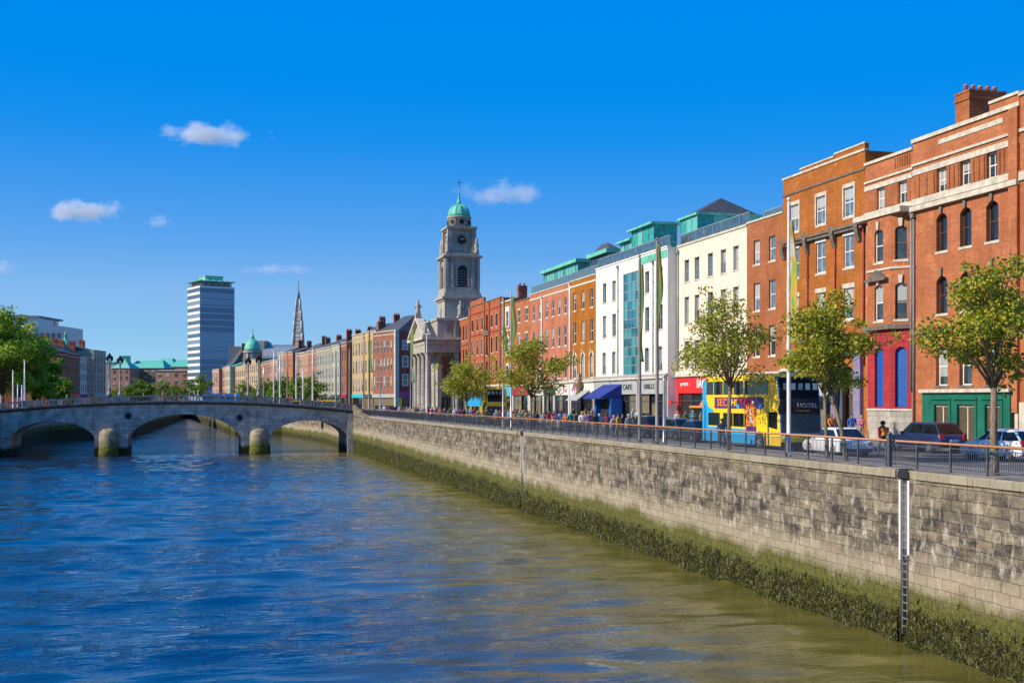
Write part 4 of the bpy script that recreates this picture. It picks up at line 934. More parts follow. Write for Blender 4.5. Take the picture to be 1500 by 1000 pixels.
# --- orange and salmon brick houses
G = House.px('brick_house', 'bright orange brick house three windows wide next to the white building', 873, 835.5, 17.65, 'brickG', depth=14)
gc = [G.y(q) for q in (842, 854, 866.5)]
G.win(gc, 13.9, 16.1, 1.2, d=.2, fm='wframe'); G.win(gc, 9.75, 12.4, 1.2, d=.2, fm='wframe'); G.win(gc, 5.4, 8.4, 1.25, .6, d=.2, trim=('trimstone','a'), tw=.3, key='trimstone')
G.shopfront(.1, G.W-.1, 3.2, 4.85, 'whiteshop', 'whiteshop', 5, 2); G.walls(); G.band('coping', 17.65, 17.8, .08, 'trimstone', x1=.35); G.band('pale_string', 16.9, 17.1, .05, 'whiteshop'); G.band('floor_ledge', 5.1, 5.3, .2, 'greyshop'); G.pipe(G.W-.1, 0, 17.4, 'whiteshop', .14); G.done()
lettering(G.r, 'A F', 1.1, (-.19, G.y(845), 4.1), 'magenta', sxy=(2,1.1)); glass_rail(G, .1, G.W-.1, 17.75)
b = MB(); y0 = G.y(866); b.prism([(-.15,y0,3.9),(-1.8,y0,2.7),(-1.8,y0,2.6),(-.15,y0,3.75)], (0,G.y(849)-y0,0)); b.build('awning', MT['greyshop'], G.r)
b = MB(); yy = G.y(854.5); b.lathe(-.55,yy,[(.05,2.8),(.5,3.2),(.35,3.8),(.75,4.6),(.5,5.1),(.25,5.4),(.3,5.8),(.05,6.0)],8); b.build('gilded_ornament', MT['bronze'], G.r)
b = MB(); b.prism([(-.2,G.y(852)-2.6,3.2),(-1.5,G.y(852)-2.6,2.75),(-1.5,G.y(852)-2.6,2.65),(-.2,G.y(852)-2.6,3.05)], (0,2.6,0)); b.build('maroon_awning', MT['maroon'], G.r)
Hh = House.px('brick_house', 'wide salmon brick house with white rainwater pipes below a green glass roof storey', 835.3, 776, 17.6, 'brickH', depth=14)
hc = [Hh.y(q) for q in (782,790.5,801,810,819,828)]
Hh.win(hc, 13.85, 15.95, 1.15, d=.16, fm='wframe'); Hh.win(hc, 9.7, 12.3, 1.15, d=.16, fm='wframe'); Hh.win(hc, 5.5, 8.3, 1.15, .5, d=.16, fm='wframe')
Hh.shopfront(.1, Hh.y(812), 3.3, 4.8, 'whiteshop', 'whiteshop', 4, None); Hh.shopfront(Hh.y(811.5), Hh.y(798), 3.6, 4.4, 'charcoal', 'charcoal', 3, 1); Hh.shopfront(Hh.y(797.5), Hh.W-.1, 3.3, 4.8, 'whiteshop', 'whiteshop', 4, 2)
Hh.walls(); Hh.band('coping', 17.6, 17.74, .08, 'trimstone', x1=.35); Hh.band('pale_string', 16.75, 17.0, .05, 'trimstone'); Hh.band('floor_ledge', 5.0, 5.2, .2, 'greyshop')
for q, zt in ((794.5,16.7),(814.5,8.4)): Hh.pipe(Hh.y(q), 4.9, zt, 'whiteshop', .13)
Hh.done(); lettering(Hh.r, 'T G', 1.1, (-.19, Hh.y(826), 4.05), 'magenta', sxy=(2.1,1.1)); glass_rail(Hh, .1, Hh.W-.1, 17.7)
glass_house(Hh, 847, 797, 864, 48.0, 379, 17.2, 'blueglass', .5, .45, bars=1.3); glass_house(G, 892, 866, 909, 48.4, 364, 17.2, 'windark', .5, .5, pyramid=1.1)

# --- red brick houses towards the church
I1 = House.px('brick_house', 'small red brick house with two windows per floor beneath a sloping slate roof', 775.8, 751.5, 17.2, 'brickA', depth=14)
ic = [I1.y(q) for q in (760.5, 771.5)]
I1.win(ic, 14.1, 15.9, 1.35, d=.16, fm='wframe', trim=('trimstone','h')); I1.win(ic, 9.8, 12.3, 1.35, d=.16, fm='wframe', trim=('trimstone','h')); I1.win(ic, 5.8, 8.2, 1.35, d=.16, fm='wframe')
I1.shopfront(.1, I1.W-.1, 3.3, 4.7, 'maroon', 'whiteshop', 4, 1); I1.walls(); I1.band('coping', 17.2, 17.35, .1, 'darktrim', x1=.35)
I1.roof(16.9, 4.6, 'slate2', .7); I1.done()
I0 = House.px('brick_house', 'narrow house front with white window surrounds between two red brick houses', 751.3, 735.2, 17.7, 'brickG', depth=14)
ic = [I0.y(743.5)]
I0.win(ic, 13.9, 16.2, 1.5, d=.14, fm='wframe', trim=('whiteshop','a'), tw=.45); I0.win(ic, 9.5, 12.2, 1.5, .6, d=.14, fm='wframe', trim=('whiteshop','a'), tw=.45); I0.win(ic, 5.6, 8.0, 1.5, .6, d=.14, fm='wframe', trim=('whiteshop','a'), tw=.3)
I0.shopfront(.1, I0.W-.1, 3.2, 4.8, 'turquoise', 'charcoal', 3, 1); I0.walls(); I0.band('coping', 17.7, 17.95, .15, 'trimstone', x1=.35); I0.band('string_course', 13.2, 13.4, .08, 'trimstone'); I0.done()
J1 = House.px('brick_house', 'deep red brick house with stone-dressed windows and stepped parapet near the church', 735, 686.3, 18.7, 'brickJ', depth=14)
jc = [J1.y(q) for q in (692,699.5,706.5,720.5,727.5)]
J1.win(jc, 14.4, 16.4, 1.15, .2, d=.14, fm='bframe', gm='windark', trim=('pink','h'), tw=.2); J1.win(jc, 10.3, 12.8, 1.15, .2, d=.14, fm='bframe', trim=('pink','a'), tw=.2); J1.win(jc, 6.5, 9.0, 1.15, .2, d=.14, fm='bframe', trim=('pink','a'), tw=.2)
J1.win([J1.y(713.2)], 14.0, 16.7, 1.3, .3, d=.3, fm='bframe', gm='windark'); J1.win([J1.y(713.2)], 10.0, 13.0, 1.3, .3, d=.3, fm='bframe', gm='windark'); J1.win([J1.y(713.2)], 5.8, 9.0, 1.3, .3, d=.3, fm='bframe', gm='windark')
J1.shopfront(.1, J1.W/2, 3.2, 4.8, 'turquoise', 'charcoal', 4, 1); J1.shopfront(J1.W/2+.1, J1.W-.1, 3.2, 4.8, 'greyshop', 'greyshop', 4, 2)
J1.walls(); J1.band('coping', 18.7, 18.85, .1, 'darktrim', x1=.35); J1.band('string_course', 17.3, 17.5, .1, 'brickDk'); J1.band('string_course', 13.6, 13.75, .1, 'brickDk')
for q in (733, 717, 710, 689): b = MB(); b.box(-.16,0,J1.y(q)-.25,J1.y(q)+.25,5,18.65); b.build('brick_pier', MT['brickJ'], J1.r)
b = MB(); b.box(-.02,.3,J1.y(709),J1.y(689),18.85,19.7); b.build('raised_parapet', MT['brickJ'], J1.r)
b = MB(); b.box(-.25,0,J1.y(717),J1.y(709),13.2,14.0); b.build('balcony', MT['darktrim'], J1.r)
J1.chimney(3, 1.0, 18, 20.6, 1.0, 1.4, 'brickK', 2); J1.done()
J0 = House.px('brick_house', 'lower red brick house squeezed against the grey church', 686, 671.5, 17.0, 'brickJ', depth=14)
jc = [J0.y(q) for q in (674.5,679,683.5)]
J0.win(jc, 13.2, 15.8, 1.15, d=.14, fm='bframe', gm='windark'); J0.win(jc, 8.4, 11.6, 1.15, d=.14, fm='bframe', gm='windark')
J0.shopfront(.1, J0.W-.1, 3.2, 4.8, 'black', 'charcoal', 4, 2); J0.walls(); J0.band('coping', 17.0, 17.2, .15, 'trimstone', x1=.35); J0.band('string_course', 12.4, 12.6, .12, 'darktrim'); J0.done()

# ------------------------------------------------------------------ the church
CS0, CS1 = 212.0, 227.0; CM = (CS0+CS1)/2
ch = thing('church', 'grey limestone church with columned portico, clock tower and green copper dome', 'church', (40, CS0, 0))
cw_ = CS1-CS0
ST = MT['stone']
b = MB(); b.box(2.4,22,2.7,cw_-2.7,-.2,14.4); b.box(5.2,21.9,1.0,cw_-1.0,-.2,11.25); b.box(8.0,22,.9,cw_-.9,11.25,14.0); b.box(7.7,22,1.2,cw_-1.2,14.0,17.3); b.box(7.65,22,1.1,cw_-1.1,17.3,17.6)
b.build('nave_wall', ST, ch)
b = MB(); b.box(-.4,7,-.1,cw_+.1,-.2,.5); b.box(-.9,7,-.1,cw_+.1,-.2,.3); b.build('steps', ST, ch)
prof = [(.72,.5),(.72,.7),(.62,.85),(.58,1.0),(.60,4.0),(.50,10.2),(.52,10.3),(.66,10.8),(.70,11.0)]
for k in range(4):
    yy = 1.2+k*(cw_-2.4)/3; b = MB(); b.lathe(.35,yy,prof,16); b.box(-.4,1.1,yy-.75,yy+.75,11.0,11.25); b.box(-.45,1.15,yy-.8,yy+.8,.45,.6); b.build('column', ST, ch)
for yy in (.55,):
    for xx in (5.75,):
        b = MB(); b.lathe(xx,1.2,prof,16); b.box(xx-.75,xx+.75,.45,1.95,11.0,11.25); b.build('column', ST, ch)
b = MB(); b.box(-.45,7,.15,cw_-.15,11.25,12.6); b.box(-.55,7.1,.05,cw_-.05,12.6,13.5); b.build('entablature', ST, ch)
b = MB(); b.box(-1.1,7.4,-.6,cw_+.6,13.5,13.95); b.build('cornice', MT['trimstone'], ch)
b = MB(); b.prism([(-.3,.6,13.95),(-.3,cw_-.6,13.95),(-.3,cw_/2,17.0)], (2.1,0,0)); pd = b.build('pediment', ST, ch)
for sg in (0,1):
    y_a, y_b = (-.6, cw_/2) if sg == 0 else (cw_+.6, cw_/2)
    b = MB(); b.prism([(-1.0,y_a,13.95),(-1.0,y_b,17.5),(-1.0,y_b,18.0),(-1.0,y_a,14.4)], (1.5,0,0)); b.build('raking_cornice', MT['trimstone'], pd)
# side wall towards the camera: recessed bay, window, arch
b = MB()
b.box(3.0,4.9,2.6,2.7,6.2,10.6,0); b.box(3.3,4.6,2.55,2.62,7.0,9.8,1)
b.prism([(3.1,2.6,.6),(4.8,2.6,.6)]+[(3.95+.85*math.cos(math.pi*k/10),2.6,3.6+.85*math.sin(math.pi*k/10)) for k in range(11)], (0,.05,0), 1)
b.build('side_openings', [MT['darktrim'], MT['windark']], ch)
b = MB(); b.box(1.9,7.5,.5,cw_-.5,13.95,17.0); b.box(1.7,7.6,.3,cw_-.3,17.0,17.45); b.box(3.6,4.5,.44,.52,14.9,16.4,1); b.box(5.9,6.7,.44,.52,14.9,16.4,1); b.box(5.0,5.25,.3,.5,13.95,17.0); b.build('attic', [ST, MT['windark']], ch)
def statue(p, h, lab):
    k = h/3.2
    b = MB()
    b.box(-.5*k,.5*k,-.5*k,.5*k,0,.7*k); b.lathe(0,0,[(.42*k,.7*k),(.5*k,.9*k),(.38*k,1.6*k),(.46*k,2.2*k),(.4*k,2.45*k),(.14*k,2.6*k),(.15*k,2.65*k),(.22*k,2.85*k),(.2*k,3.05*k),(.05*k,3.2*k)],10)
    b.tube([(-.38*k,0,2.3*k),(-.55*k,.1*k,1.8*k),(-.25*k,.35*k,1.6*k)], .11*k, 6); b.tube([(.38*k,0,2.3*k),(.6*k,-.1*k,1.9*k),(.35*k,-.4*k,2.2*k)], .11*k, 6)
    o = b.build('statue', MT['stone'], None, p); tag(o, lab, 'statue', 'statues on the church roof')
statue((39.6, CM, 17.9), 3.3, 'tall stone statue on the pediment peak of the church'); statue((39.6, CS0+.2, 14.2), 2.2, 'stone statue on the near end of the church pediment'); statue((39.6, CS1-.2, 14.2), 2.2, 'stone statue on the far end of the church pediment'); statue((46.4, CS0+1.6, 17.3), 3.4, 'stone statue on the church side parapet below the tower')
# clock tower (parts of the church), centred behind the portico
TX, TY = 47.4, CM; tx, ty = TX-40, TY-CS0
def sq(b, hw, z0, z1, mi=0): b.box(tx-hw,tx+hw,ty-hw,ty+hw,z0,z1,mi)
tz = lambda v: CH+(HY-(v/4.167+260))/7.95       # rows of the tower close-up to heights
b = MB(); sq(b,3.42,14.4,21.0); b.box(tx-.55,tx+.35,ty-3.5,ty-3.42,17.9,19.6,1); b.box(tx-.5,tx+.3,ty-3.5,ty-3.42,14.9,16.2,1); b.box(tx-3.5,tx-3.42,ty-.5,ty+.5,17.9,19.6,1); b.build('tower_base', [ST, MT['windark']], ch)
b = MB(); sq(b,3.62,20.9,21.3); sq(b,3.95,21.3,21.7); sq(b,3.5,21.7,22.4); sq(b,3.25,22.4,23.4); b.build('tower_cornice', ST, ch)
b = MB(); sq(b,2.98,23.4,28.7)
for sgx in (-1,1):
    for sgy in (-1,1):
        for o_ in (0,1.05):
            for (cx_,cy_) in (((sgx*(3.0-o_), sgy*3.0),(sgx*3.0, sgy*(3.0-o_))) if o_ else ((sgx*3.0, sgy*3.0),)):
                b.box(tx+cx_-.28,tx+cx_+.28,ty+cy_-.28,ty+cy_+.28,23.4,28.7)
b.build('belfry', ST, ch)
for nx_, ny_ in ((0,-1),(-1,0)):
    b = MB(); pts = [(-.95,23.6),(.95,23.6)]+[(.95*math.cos(math.pi*k/10),26.6+.95*math.sin(math.pi*k/10)) for k in range(11)]
    def tf(p, o): return (tx+p[0],ty-3.0-o,p[1]) if ny_ else (tx-3.0-o,ty+p[0],p[1])
    e = (0,.05,0) if ny_ else (.05,0,0)
    b.prism([tf(p,.05) for p in pts], e, 1)
    big = [(q[0]*1.3, 26.6+(q[1]-26.6)*1.3 if q[1] > 26.6 else q[1]) for q in pts]
    for k in range(2,len(pts)-1): b.prism([tf(pts[k],.2),tf(pts[k+1],.2),tf(big[k+1],.2),tf(big[k],.2)], (0,.2,0) if ny_ else (.2,0,0))
    for q in (-.95,.95): b.prism([tf((q,23.6),.2),tf((q*1.3,23.6),.2),tf((q*1.3,26.6),.2),tf((q,26.6),.2)], (0,.2,0) if ny_ else (.2,0,0))
    for k in range(6): b.prism([tf((-.9,23.9+k*.5),.12),tf((.9,23.9+k*.5),.12),tf((.9,24.0+k*.5),.12),tf((-.9,24.0+k*.5),.12)], (0,.05,0) if ny_ else (.05,0,0), 2)
    b.build('belfry_opening', [ST, MT['dark'], MT['greyrender']], ch)
b = MB(); sq(b,3.35,28.7,29.0); sq(b,3.7,29.0,29.35); sq(b,3.2,29.35,29.8); b.build('tower_cornice', ST, ch)
for sgx in (-1,1):
    for sgy in (-1,1):
        b = MB(); b.lathe(tx+sgx*2.75,ty+sgy*2.75,[(.42,29.7),(.5,30.3),(.3,30.6),(.45,31.3),(.25,31.9),(.3,32.3),(.05,32.9)],8); b.build('urn', ST, ch)
b = MB(); sq(b,2.25,29.6,34.3)
for sgx in (-1,1):
    for sgy in (-1,1): b.box(tx+sgx*2.3-.4,tx+sgx*2.3+.4,ty+sgy*2.3-.4,ty+sgy*2.3+.4,29.6,34.3)
b.build('clock_stage', ST, ch)
for nx_, ny_ in ((0,-1),(-1,0)):
    b = MB(); n = 24
    def tf(a, r, o): 
        u_, v_ = r*math.cos(a), r*math.sin(a)
        return (tx+u_,ty-2.26-o,32.35+v_) if ny_ else (tx-2.26-o,ty+u_,32.35+v_)
    e = (0,.05,0) if ny_ else (.05,0,0)
    b.prism([tf(2*math.pi*k/n,1.05,.06) for k in range(n)], e, 1)
    for k in range(n): b.prism([tf(2*math.pi*k/n,1.05,.22),tf(2*math.pi*(k+1)/n,1.05,.22),tf(2*math.pi*(k+1)/n,1.3,.22),tf(2*math.pi*k/n,1.3,.22)], (0,.22,0) if ny_ else (.22,0,0), 0)
    cf = b.build('clock_face', [ST, MT['dark']], ch)
    b = MB()
    for k in range(12): a = math.pi*k/6; b.prism([tf(a-.05,.75,.09),tf(a+.05,.75,.09),tf(a+.05,.98,.09),tf(a-.05,.98,.09)], (0,.03,0) if ny_ else (.03,0,0))
    for a, l in ((2.3,.5),(.6,.8)): b.prism([tf(a-1.5,.06,.1),tf(a+1.5,.06,.1),tf(a+.03,l,.1),tf(a-.03,l,.1)], (0,.03,0) if ny_ else (.03,0,0))
    b.build('clock_hands', MT['letters'], cf)
b = MB(); sq(b,2.6,34.1,34.4); sq(b,2.9,34.4,34.8); b.build('tower_cornice', ST, ch)
b = MB(); b.lathe(tx,ty,[(2.15,34.8),(2.15,36.5),(2.35,36.6),(2.35,36.85)],24)
for k in range(8):
    a = math.pi*k/4; b.tube([(tx+2.1*math.cos(a),ty+2.1*math.sin(a),35.75),(tx+2.25*math.cos(a),ty+2.25*math.sin(a),35.75)], .5, 12, 1)
    b.tube([(tx+2.0*math.cos(a),ty+2.0*math.sin(a),35.75),(tx+2.2*math.cos(a),ty+2.2*math.sin(a),35.75)], .65, 12, 0)
b.build('drum', [ST, MT['dark']], ch)
b = MB(); dp = [(2.12*math.cos(t_), 36.85+2.5*math.sin(t_)) for t_ in np.linspace(0,1.38,9)]
b.lathe(tx,ty,dp,24); 
for k in range(12):
    a = math.pi*k/6; b.tube([(tx+r_*1.01*math.cos(a),ty+r_*1.01*math.sin(a),z_) for r_,z_ in dp], .07, 5)
b.lathe(tx,ty,[(.5,39.2),(.4,39.8),(.25,40.0),(.15,41.2),(.22,41.3),(.08,41.5),(.06,42.3),(.12,42.5),(.03,42.7)],10)
b.build('copper_dome', MT['copper'], ch)
b = MB(); b.box(tx-.04,tx+.04,ty-.04,ty+.04,42.6,43.9); b.box(tx-.4,tx+.4,ty-.04,ty+.04,43.3,43.4); b.build('cross', MT['dark'], ch)

# ------------------------------------------------------------------ quay houses beyond the church
def on_line(px):
    """point of the facade line seen at column px"""
    xc = (px-750)/F; d = Vector((xc*CS+SN, CS-xc*SN))
    for p, q in zip(FP, FP[1:]):
        e = Vector(q)-Vector(p); den = d.x*e.y-d.y*e.x
        if abs(den) < 1e-9: continue
        s_ = (p[0]*e.y-p[1]*e.x)/den; tpar = (p[0]*d.y-p[1]*d.x)/den
        if s_ > 0 and -1e-6 <= tpar <= 1+1e-6: return (p[0]+e.x*tpar, p[1]+e.y*tpar), s_
    return None
_fw = {}
def simple_win(w, h, fm, gm):
    k = (round(w,1), round(h,1), fm, gm)
    if k not in _fw:
        b = MB(); b.box(0,.05,0,w,0,h,1); f = .12
        b.box(-.02,.0,0,f,0,h); b.box(-.02,.0,w-f,w,0,h); b.box(-.02,0,f,w-f,h-f,h); b.box(-.02,0,f,w-f,h*.48,h*.48+f); b.box(-.1,0,-.1,w+.1,-.15,0)
        _fw[k] = b.mesh('window', [MT[fm], MT[gm]])
    return _fw[k]
K_made = False
def far_house(label, pn, pf, ytop, wall, ncol, nrow, fm='wframe', gm='windark', shop='black', roof=('slate',2.2), fw=.42, chim=True, name='townhouse', proud=0, top=None, depth=13, group='terraced houses along the far quay', pts=None, ground=4.2, corn='trimstone'):
    if pts is None:
        (a, za), (b_, zb_) = on_line(pn), on_line(pf)
    else: (a, za), (b_, zb_) = pts
    zt = hpz(ytop, (za+zb_)/2) if top is None else top
    if group.startswith('terraced'):
        o_ = R.uniform(-1.2,1.6) if K_made else 0; nv = Vector((-(b_[1]-a[1]), b_[0]-a[0])).normalized(); a = tuple(Vector(a)-nv*o_); b_ = tuple(Vector(b_)-nv*o_); zt += R.uniform(-.9,1.1) if K_made else 0
    h = House(name, label, a, b_, zt, wall, depth=depth, group=group)
    if proud: pass
    w = h.W/ncol*fw; rh = (zt-1.2-ground)/nrow
    for r in range(nrow):
        z0 = ground+.55+r*rh
        for c in range(ncol): h.ops.append((h.W*(c+.5)/ncol-w/2, h.W*(c+.5)/ncol+w/2, z0, z0+rh*.66, 0, .18))
    ops = list(h.ops); h.ops.append((.3,h.W-.3,.0,3.1,0,.4)); h.walls()
    for o in ops: link('window', simple_win(o[1]-o[0], o[3]-o[2], fm, gm), h.r, (.12,o[0],o[2]))
    b = MB(); b.box(-.18,.02,.05,h.W-.05,3.1,4.0); b.build('fascia', MT[shop], h.r)
    b = MB(); b.box(.2,.25,.3,h.W-.3,0,3.1); b.build('shop_window', MT['shopglass'], h.r)
    b = MB(); b.box(-.18,.3,-.02,h.W+.02,zt,zt+.22); b.box(-.1,0,0,h.W,zt-.9,zt-.7); b.build('coping', MT[corn], h.r)
    if roof: h.roof(zt-.3, roof[1], roof[0], .6, 'gable')
    if chim: h.chimney(4+R.random()*2, .1, zt-.3, zt+(roof[1] if roof else 1)+.9+R.random()*.6, .9, 1.5, R.choice(['brickK','brickD','brickDk']), 3)
    return h
K = far_house('red-brown brick corner house with a maroon gable wall and three white windows', 580, 546, 486, 'brickK', 7, 3, 'wframe', 'win', 'greyshop', None, .5, False, 'townhouse', ground=5.0)
K_made = True
b = MB(); b.box(.25,9,-.06,0,5.0,K.top-.4); b.box(.0,9,-.1,0,4.6,5.0); b.build('gable_wall', MT['brickDk'], K.r)
for z0, z1 in ((14.6,17.0),(10.4,13.2),(5.9,8.8)):
    b = MB(); b.box(1.6,3.2,-.14,-.08,z0,z1); wi = b.build('window', MT['wframe'], K.r); b = MB(); b.box(1.85,2.95,-.16,-.141,z0+.2,(z0+z1)/2-.08); b.box(1.85,2.95,-.16,-.141,(z0+z1)/2+.08,z1-.2); b.build('pane', MT['windark'], wi)
b = MB(); b.box(-.3,.7,-.3,.5,-.1,K.top); b.build('corner_pier', MT['trimstone'], K.r)
b = MB(); b.box(-.1,9,-.12,0,3.2,4.4); b.build('mauve_sign', MT['magenta'], K.r)
b = MB(); b.box(.6,1.5,-.16,0,0,3.1); b.build('yellow_door', MT['yellowp'], K.r)
b = MB(); b.add([(.5,0,K.top),(13,0,K.top),(13,12,K.top),(.5,12,K.top),(6.5,2.5,K.top+4.2),(6.5,9.5,K.top+4.2)],[(0,1,4),(1,2,5,4),(2,3,5),(3,0,4,5)]); b.build('roof', MT['slate'], K.r)
K.chimney(4, 20, K.top, K.top+3.2, 1.2, 2, 'brickK', 3)
far_house('yellow-cream townhouse with tall windows, left of the red-brown corner house', 545.5, 528.5, 488, 'yellowish', 4, 3, 'greyrender', 'win', 'charcoal', ('slate',3.0), .45)
far_house('pinkish cream townhouse with an ornamental parapet beside the yellow-cream one', 528.2, 511.5, 493, 'buff', 4, 3, 'greyrender', 'win', 'turquoise', ('slate',3.2), .4)
far_house('narrow brown brick townhouse squeezed between cream and pale green fronts', 511.2, 503.5, 500, 'brickK', 2, 3, 'greyrender', 'windark', 'maroon', ('slate2',2.6))
far_house('pale green and white townhouse with two bays of windows', 503.2, 491, 502, 'palegreen', 3, 3, 'greyrender', 'win', 'charcoal', ('slate',2.8))
far_house('light grey rendered townhouse with a tall dark roof', 490.6, 469, 508, 'greyrender', 5, 3, 'wframe', 'windark', 'greyshop', ('slate',3.4))
far_house('rust red brick townhouse beyond the light grey one', 468.6, 455, 512, 'farrust', 4, 3, 'wframe', 'windark', 'bronze', ('slate2',3.2))
far_house('white and peach townhouse with small square windows', 454.6, 442, 516, 'pink', 4, 3, 'wframe', 'win', 'black', ('slate',3.0))
far_house('brown brick townhouse with a big red chimney breast', 441.6, 429, 517, 'farbrown', 4, 3, 'wframe', 'windark', 'black', ('slate2',3.6))
far_house('orange-brown brick townhouse behind the quay trees', 428.6, 415, 519, 'farrust', 4, 3, 'wframe', 'windark', 'red', ('slate',2.4))
far_house('light grey fronted townhouse with dark roof behind the quay trees', 414.6, 404, 521, 'greyrender', 4, 3, 'greyrender', 'windark', 'black', ('slate',2.6))
far_house('dusty pink townhouse farther along the quay', 403.6, 391, 525, 'pink', 4, 3, 'wframe', 'windark', 'black', ('slate2',2.2))
far_house('maroon brick townhouse with a flat dark roof', 390.4, 377, 527, 'farbrown', 5, 3, 'wframe', 'windark', 'black', ('slate',1.5))
far_house('buff stone palazzo below the green dome', 376.4, 356, 527, 'buff', 7, 3, 'trimstone', 'windark', 'black', None, .4, False)
far_house('cream house with arched gable near the end of the quay', 355.4, 341, 533, 'buff', 5, 3, 'greyrender', 'windark', 'black', ('slate',2.0))
far_house('small green-topped house near the end of the quay', 340.4, 333, 536, 'palegreen', 3, 3, 'wframe', 'windark', 'black', ('copper',2.5))
far_house('orange-fronted house with steep dark gable at the end of the quay', 332.6, 322, 536, 'farbrick', 4, 3, 'wframe', 'windark', 'black', ('slate',9.0), .45)
far_house('rose pink house, last one at the end of the quay', 321.6, 312, 541, 'pink', 4, 3, 'wframe', 'windark', 'black', ('slate2',2.0))

# ------------------------------------------------------------------ far landmarks
def place(px, z): x, y = pos(px, z); return (x, y, 0)
z = 620; x_, y_, _ = place(293, z)
tw = thing('office_tower', 'tall glass office tower with white floor bands and a green copper roof canopy', 'tower', (x_, y_, 0), rad(19.5))
Wt = 18.6; nfl = 17; H0, H1 = 3.0, hpz(421, z); fh = (H1-H0)/nfl
b = MB(); b.box(.3,Wt-.3,.3,Wt-.3,-.2,H1); b.build('core', MT['lead'], tw)
me1 = MB().box(-.15,.0,.0,Wt,0,fh*.40).mesh('white_band', M('white_mosaic_band', (.66,.66,.64), .6, .06)); me2 = MB().box(0,Wt,-.15,.0,0,fh*.25).mesh('grey_band', M('blue_grey_spandrel', (.42,.48,.55), .5, .1))
gl = MB(); gl.box(0,.2,0,Wt,fh*.40,fh); me3 = gl.mesh('window_band', [MT['blueglass']])
gr = MB(); gr.box(.02,Wt-.02,0.0,.2,fh*.25,fh); me4 = gr.mesh('window_band', [MT['blueglass']])
mu = MB()
for k in range(21): mu.box(k*Wt/20-.05,k*Wt/20+.05,-.10,.0,fh*.25,fh)
me5 = mu.mesh('mullions', MT['gframe']); mu = MB()
for k in range(17): mu.box(-.08,.0,k*Wt/16-.05,k*Wt/16+.05,fh*.46,fh)
me6 = mu.mesh('mullions', MT['black'])
for k in range(nfl):
    zz = H0+k*fh
    link('white_band', me1, tw, (0,0,zz)); link('grey_band', me2, tw, (0,0,zz)); w1 = link('window_band', me3, tw, (0,0,zz)); w2 = link('window_band', me4, tw, (0,0,zz)); link('mullions', me6, w1); link('mullions', me5, w2)
b = MB(); b.box(-.2,Wt+.2,-.2,Wt+.2,H1,H1+.9); b.build('top_band', M('white_mosaic_top', (.75,.75,.73), .6, .08), tw)
b = MB(); b.box(1.5,Wt-1.5,1.5,Wt-1.5,H1+.9,H1+3.4)
for k in range(6): b.box(.6+k*3.3,.9+k*3.3,.6,.9,H1+.9,H1+3.6); b.box(.6,.9,.6+k*3.3,.9+k*3.3,H1+.9,H1+3.6)
b.build('rooftop_storey', MT['windark'], tw)
b = MB(); n = 6
for k in range(n):
    for j in range(n):
        c0, c1 = -.9+k*(Wt+1.8)/n, -.9+(k+1)*(Wt+1.8)/n; d0, d1 = -.9+j*(Wt+1.8)/n, -.9+(j+1)*(Wt+1.8)/n; m0, m1 = (c0+c1)/2, (d0+d1)/2
        b.add([(c0,d0,H1+3.6),(c1,d0,H1+3.6),(c1,d1,H1+3.6),(c0,d1,H1+3.6),(m0,m1,H1+4.6)],[(3,2,1,0),(0,1,4),(1,2,4),(2,3,4),(3,0,4)])
b.build('folded_canopy', MT['copper'], tw)
b = MB(); b.prism([(4.5,4.5,H1+4.1),(Wt-4.5,4.5,H1+4.1),(Wt-4.5,Wt-4.5,H1+4.1),(4.5,Wt-4.5,H1+4.1)], (0,0,2.6)); b.box(4.2,Wt-4.2,4.2,Wt-4.2,H1+6.6,H1+6.9); b.build('plant_room', MT['copperlt'], tw)

z = 520; X0 = place(370, z)
dm = thing('domed_building', 'grey stone drum with a bright green copper dome rising behind the quay houses', 'building', X0, 0)
k = z/F; b = MB(); r = 12.5*k
b.lathe(0,0,[(r*1.55,0),(r*1.55,hpz(537,z)),(r*1.2,hpz(536,z)),(r*1.05,hpz(533,z)),(r,hpz(532,z)),(r,hpz(517,z)),(r*1.12,hpz(516.5,z)),(r*1.12,hpz(514,z))],20,0,False)
for q in range(12): a = math.pi*q/6; b.box(r*1.0*math.cos(a)-.35,r*1.0*math.cos(a)+.35,r*1.0*math.sin(a)-.35,r*1.0*math.sin(a)+.35,hpz(532,z),hpz(517,z))
b.build('drum', ST, dm)
b = MB(); dp = [(r*.98*math.cos(t_), hpz(514,z)+18*k*math.sin(t_)) for t_ in np.linspace(0,1.45,9)]; b.lathe(0,0,dp,24); b.lathe(0,0,[(.9,hpz(497,z)),(.7,hpz(492,z)),(.25,hpz(490,z)),(.2,hpz(482,z)),(.02,hpz(480,z))],8); b.build('copper_dome', MT['copper'], dm)
z = 660; xa, ya, _ = place(385, z); xb, yb, _ = place(432, z)
hl = thing('barrel_roofed_hall', 'long hall with a ribbed pale grey barrel roof beside the spire', 'building', (xa, ya, 0), math.atan2(yb-ya, xb-xa))
ln = math.hypot(xb-xa, yb-ya); b = MB(); rr = 15; zt = hpz(503.5,z)
b.box(0,ln,0,2*rr,-.1,zt-9); b.build('wall', MT['greyrender'], hl)
b = MB(); P = [(0, rr-rr*math.cos(math.pi*q/12), zt-9+9*math.sin(math.pi*q/12)) for q in range(13)]; b.prism(P, (ln,0,0))
for q in range(26):
    xx = ln*q/25
    b.tube([(xx,p[1],p[2]+.05) for p in P], .18, 4)
b.build('barrel_roof', M('pale_zinc_roof', (.33,.36,.40), .45, .12), hl)
b = MB(); b.box(-9,0,4,24,0,hpz(499,z)); b.lathe(-4,14,[(5,hpz(499,z)),(4,hpz(497.5,z)),(.5,hpz(496.5,z))],12); b.build('end_block', MT['greyrender'], hl)
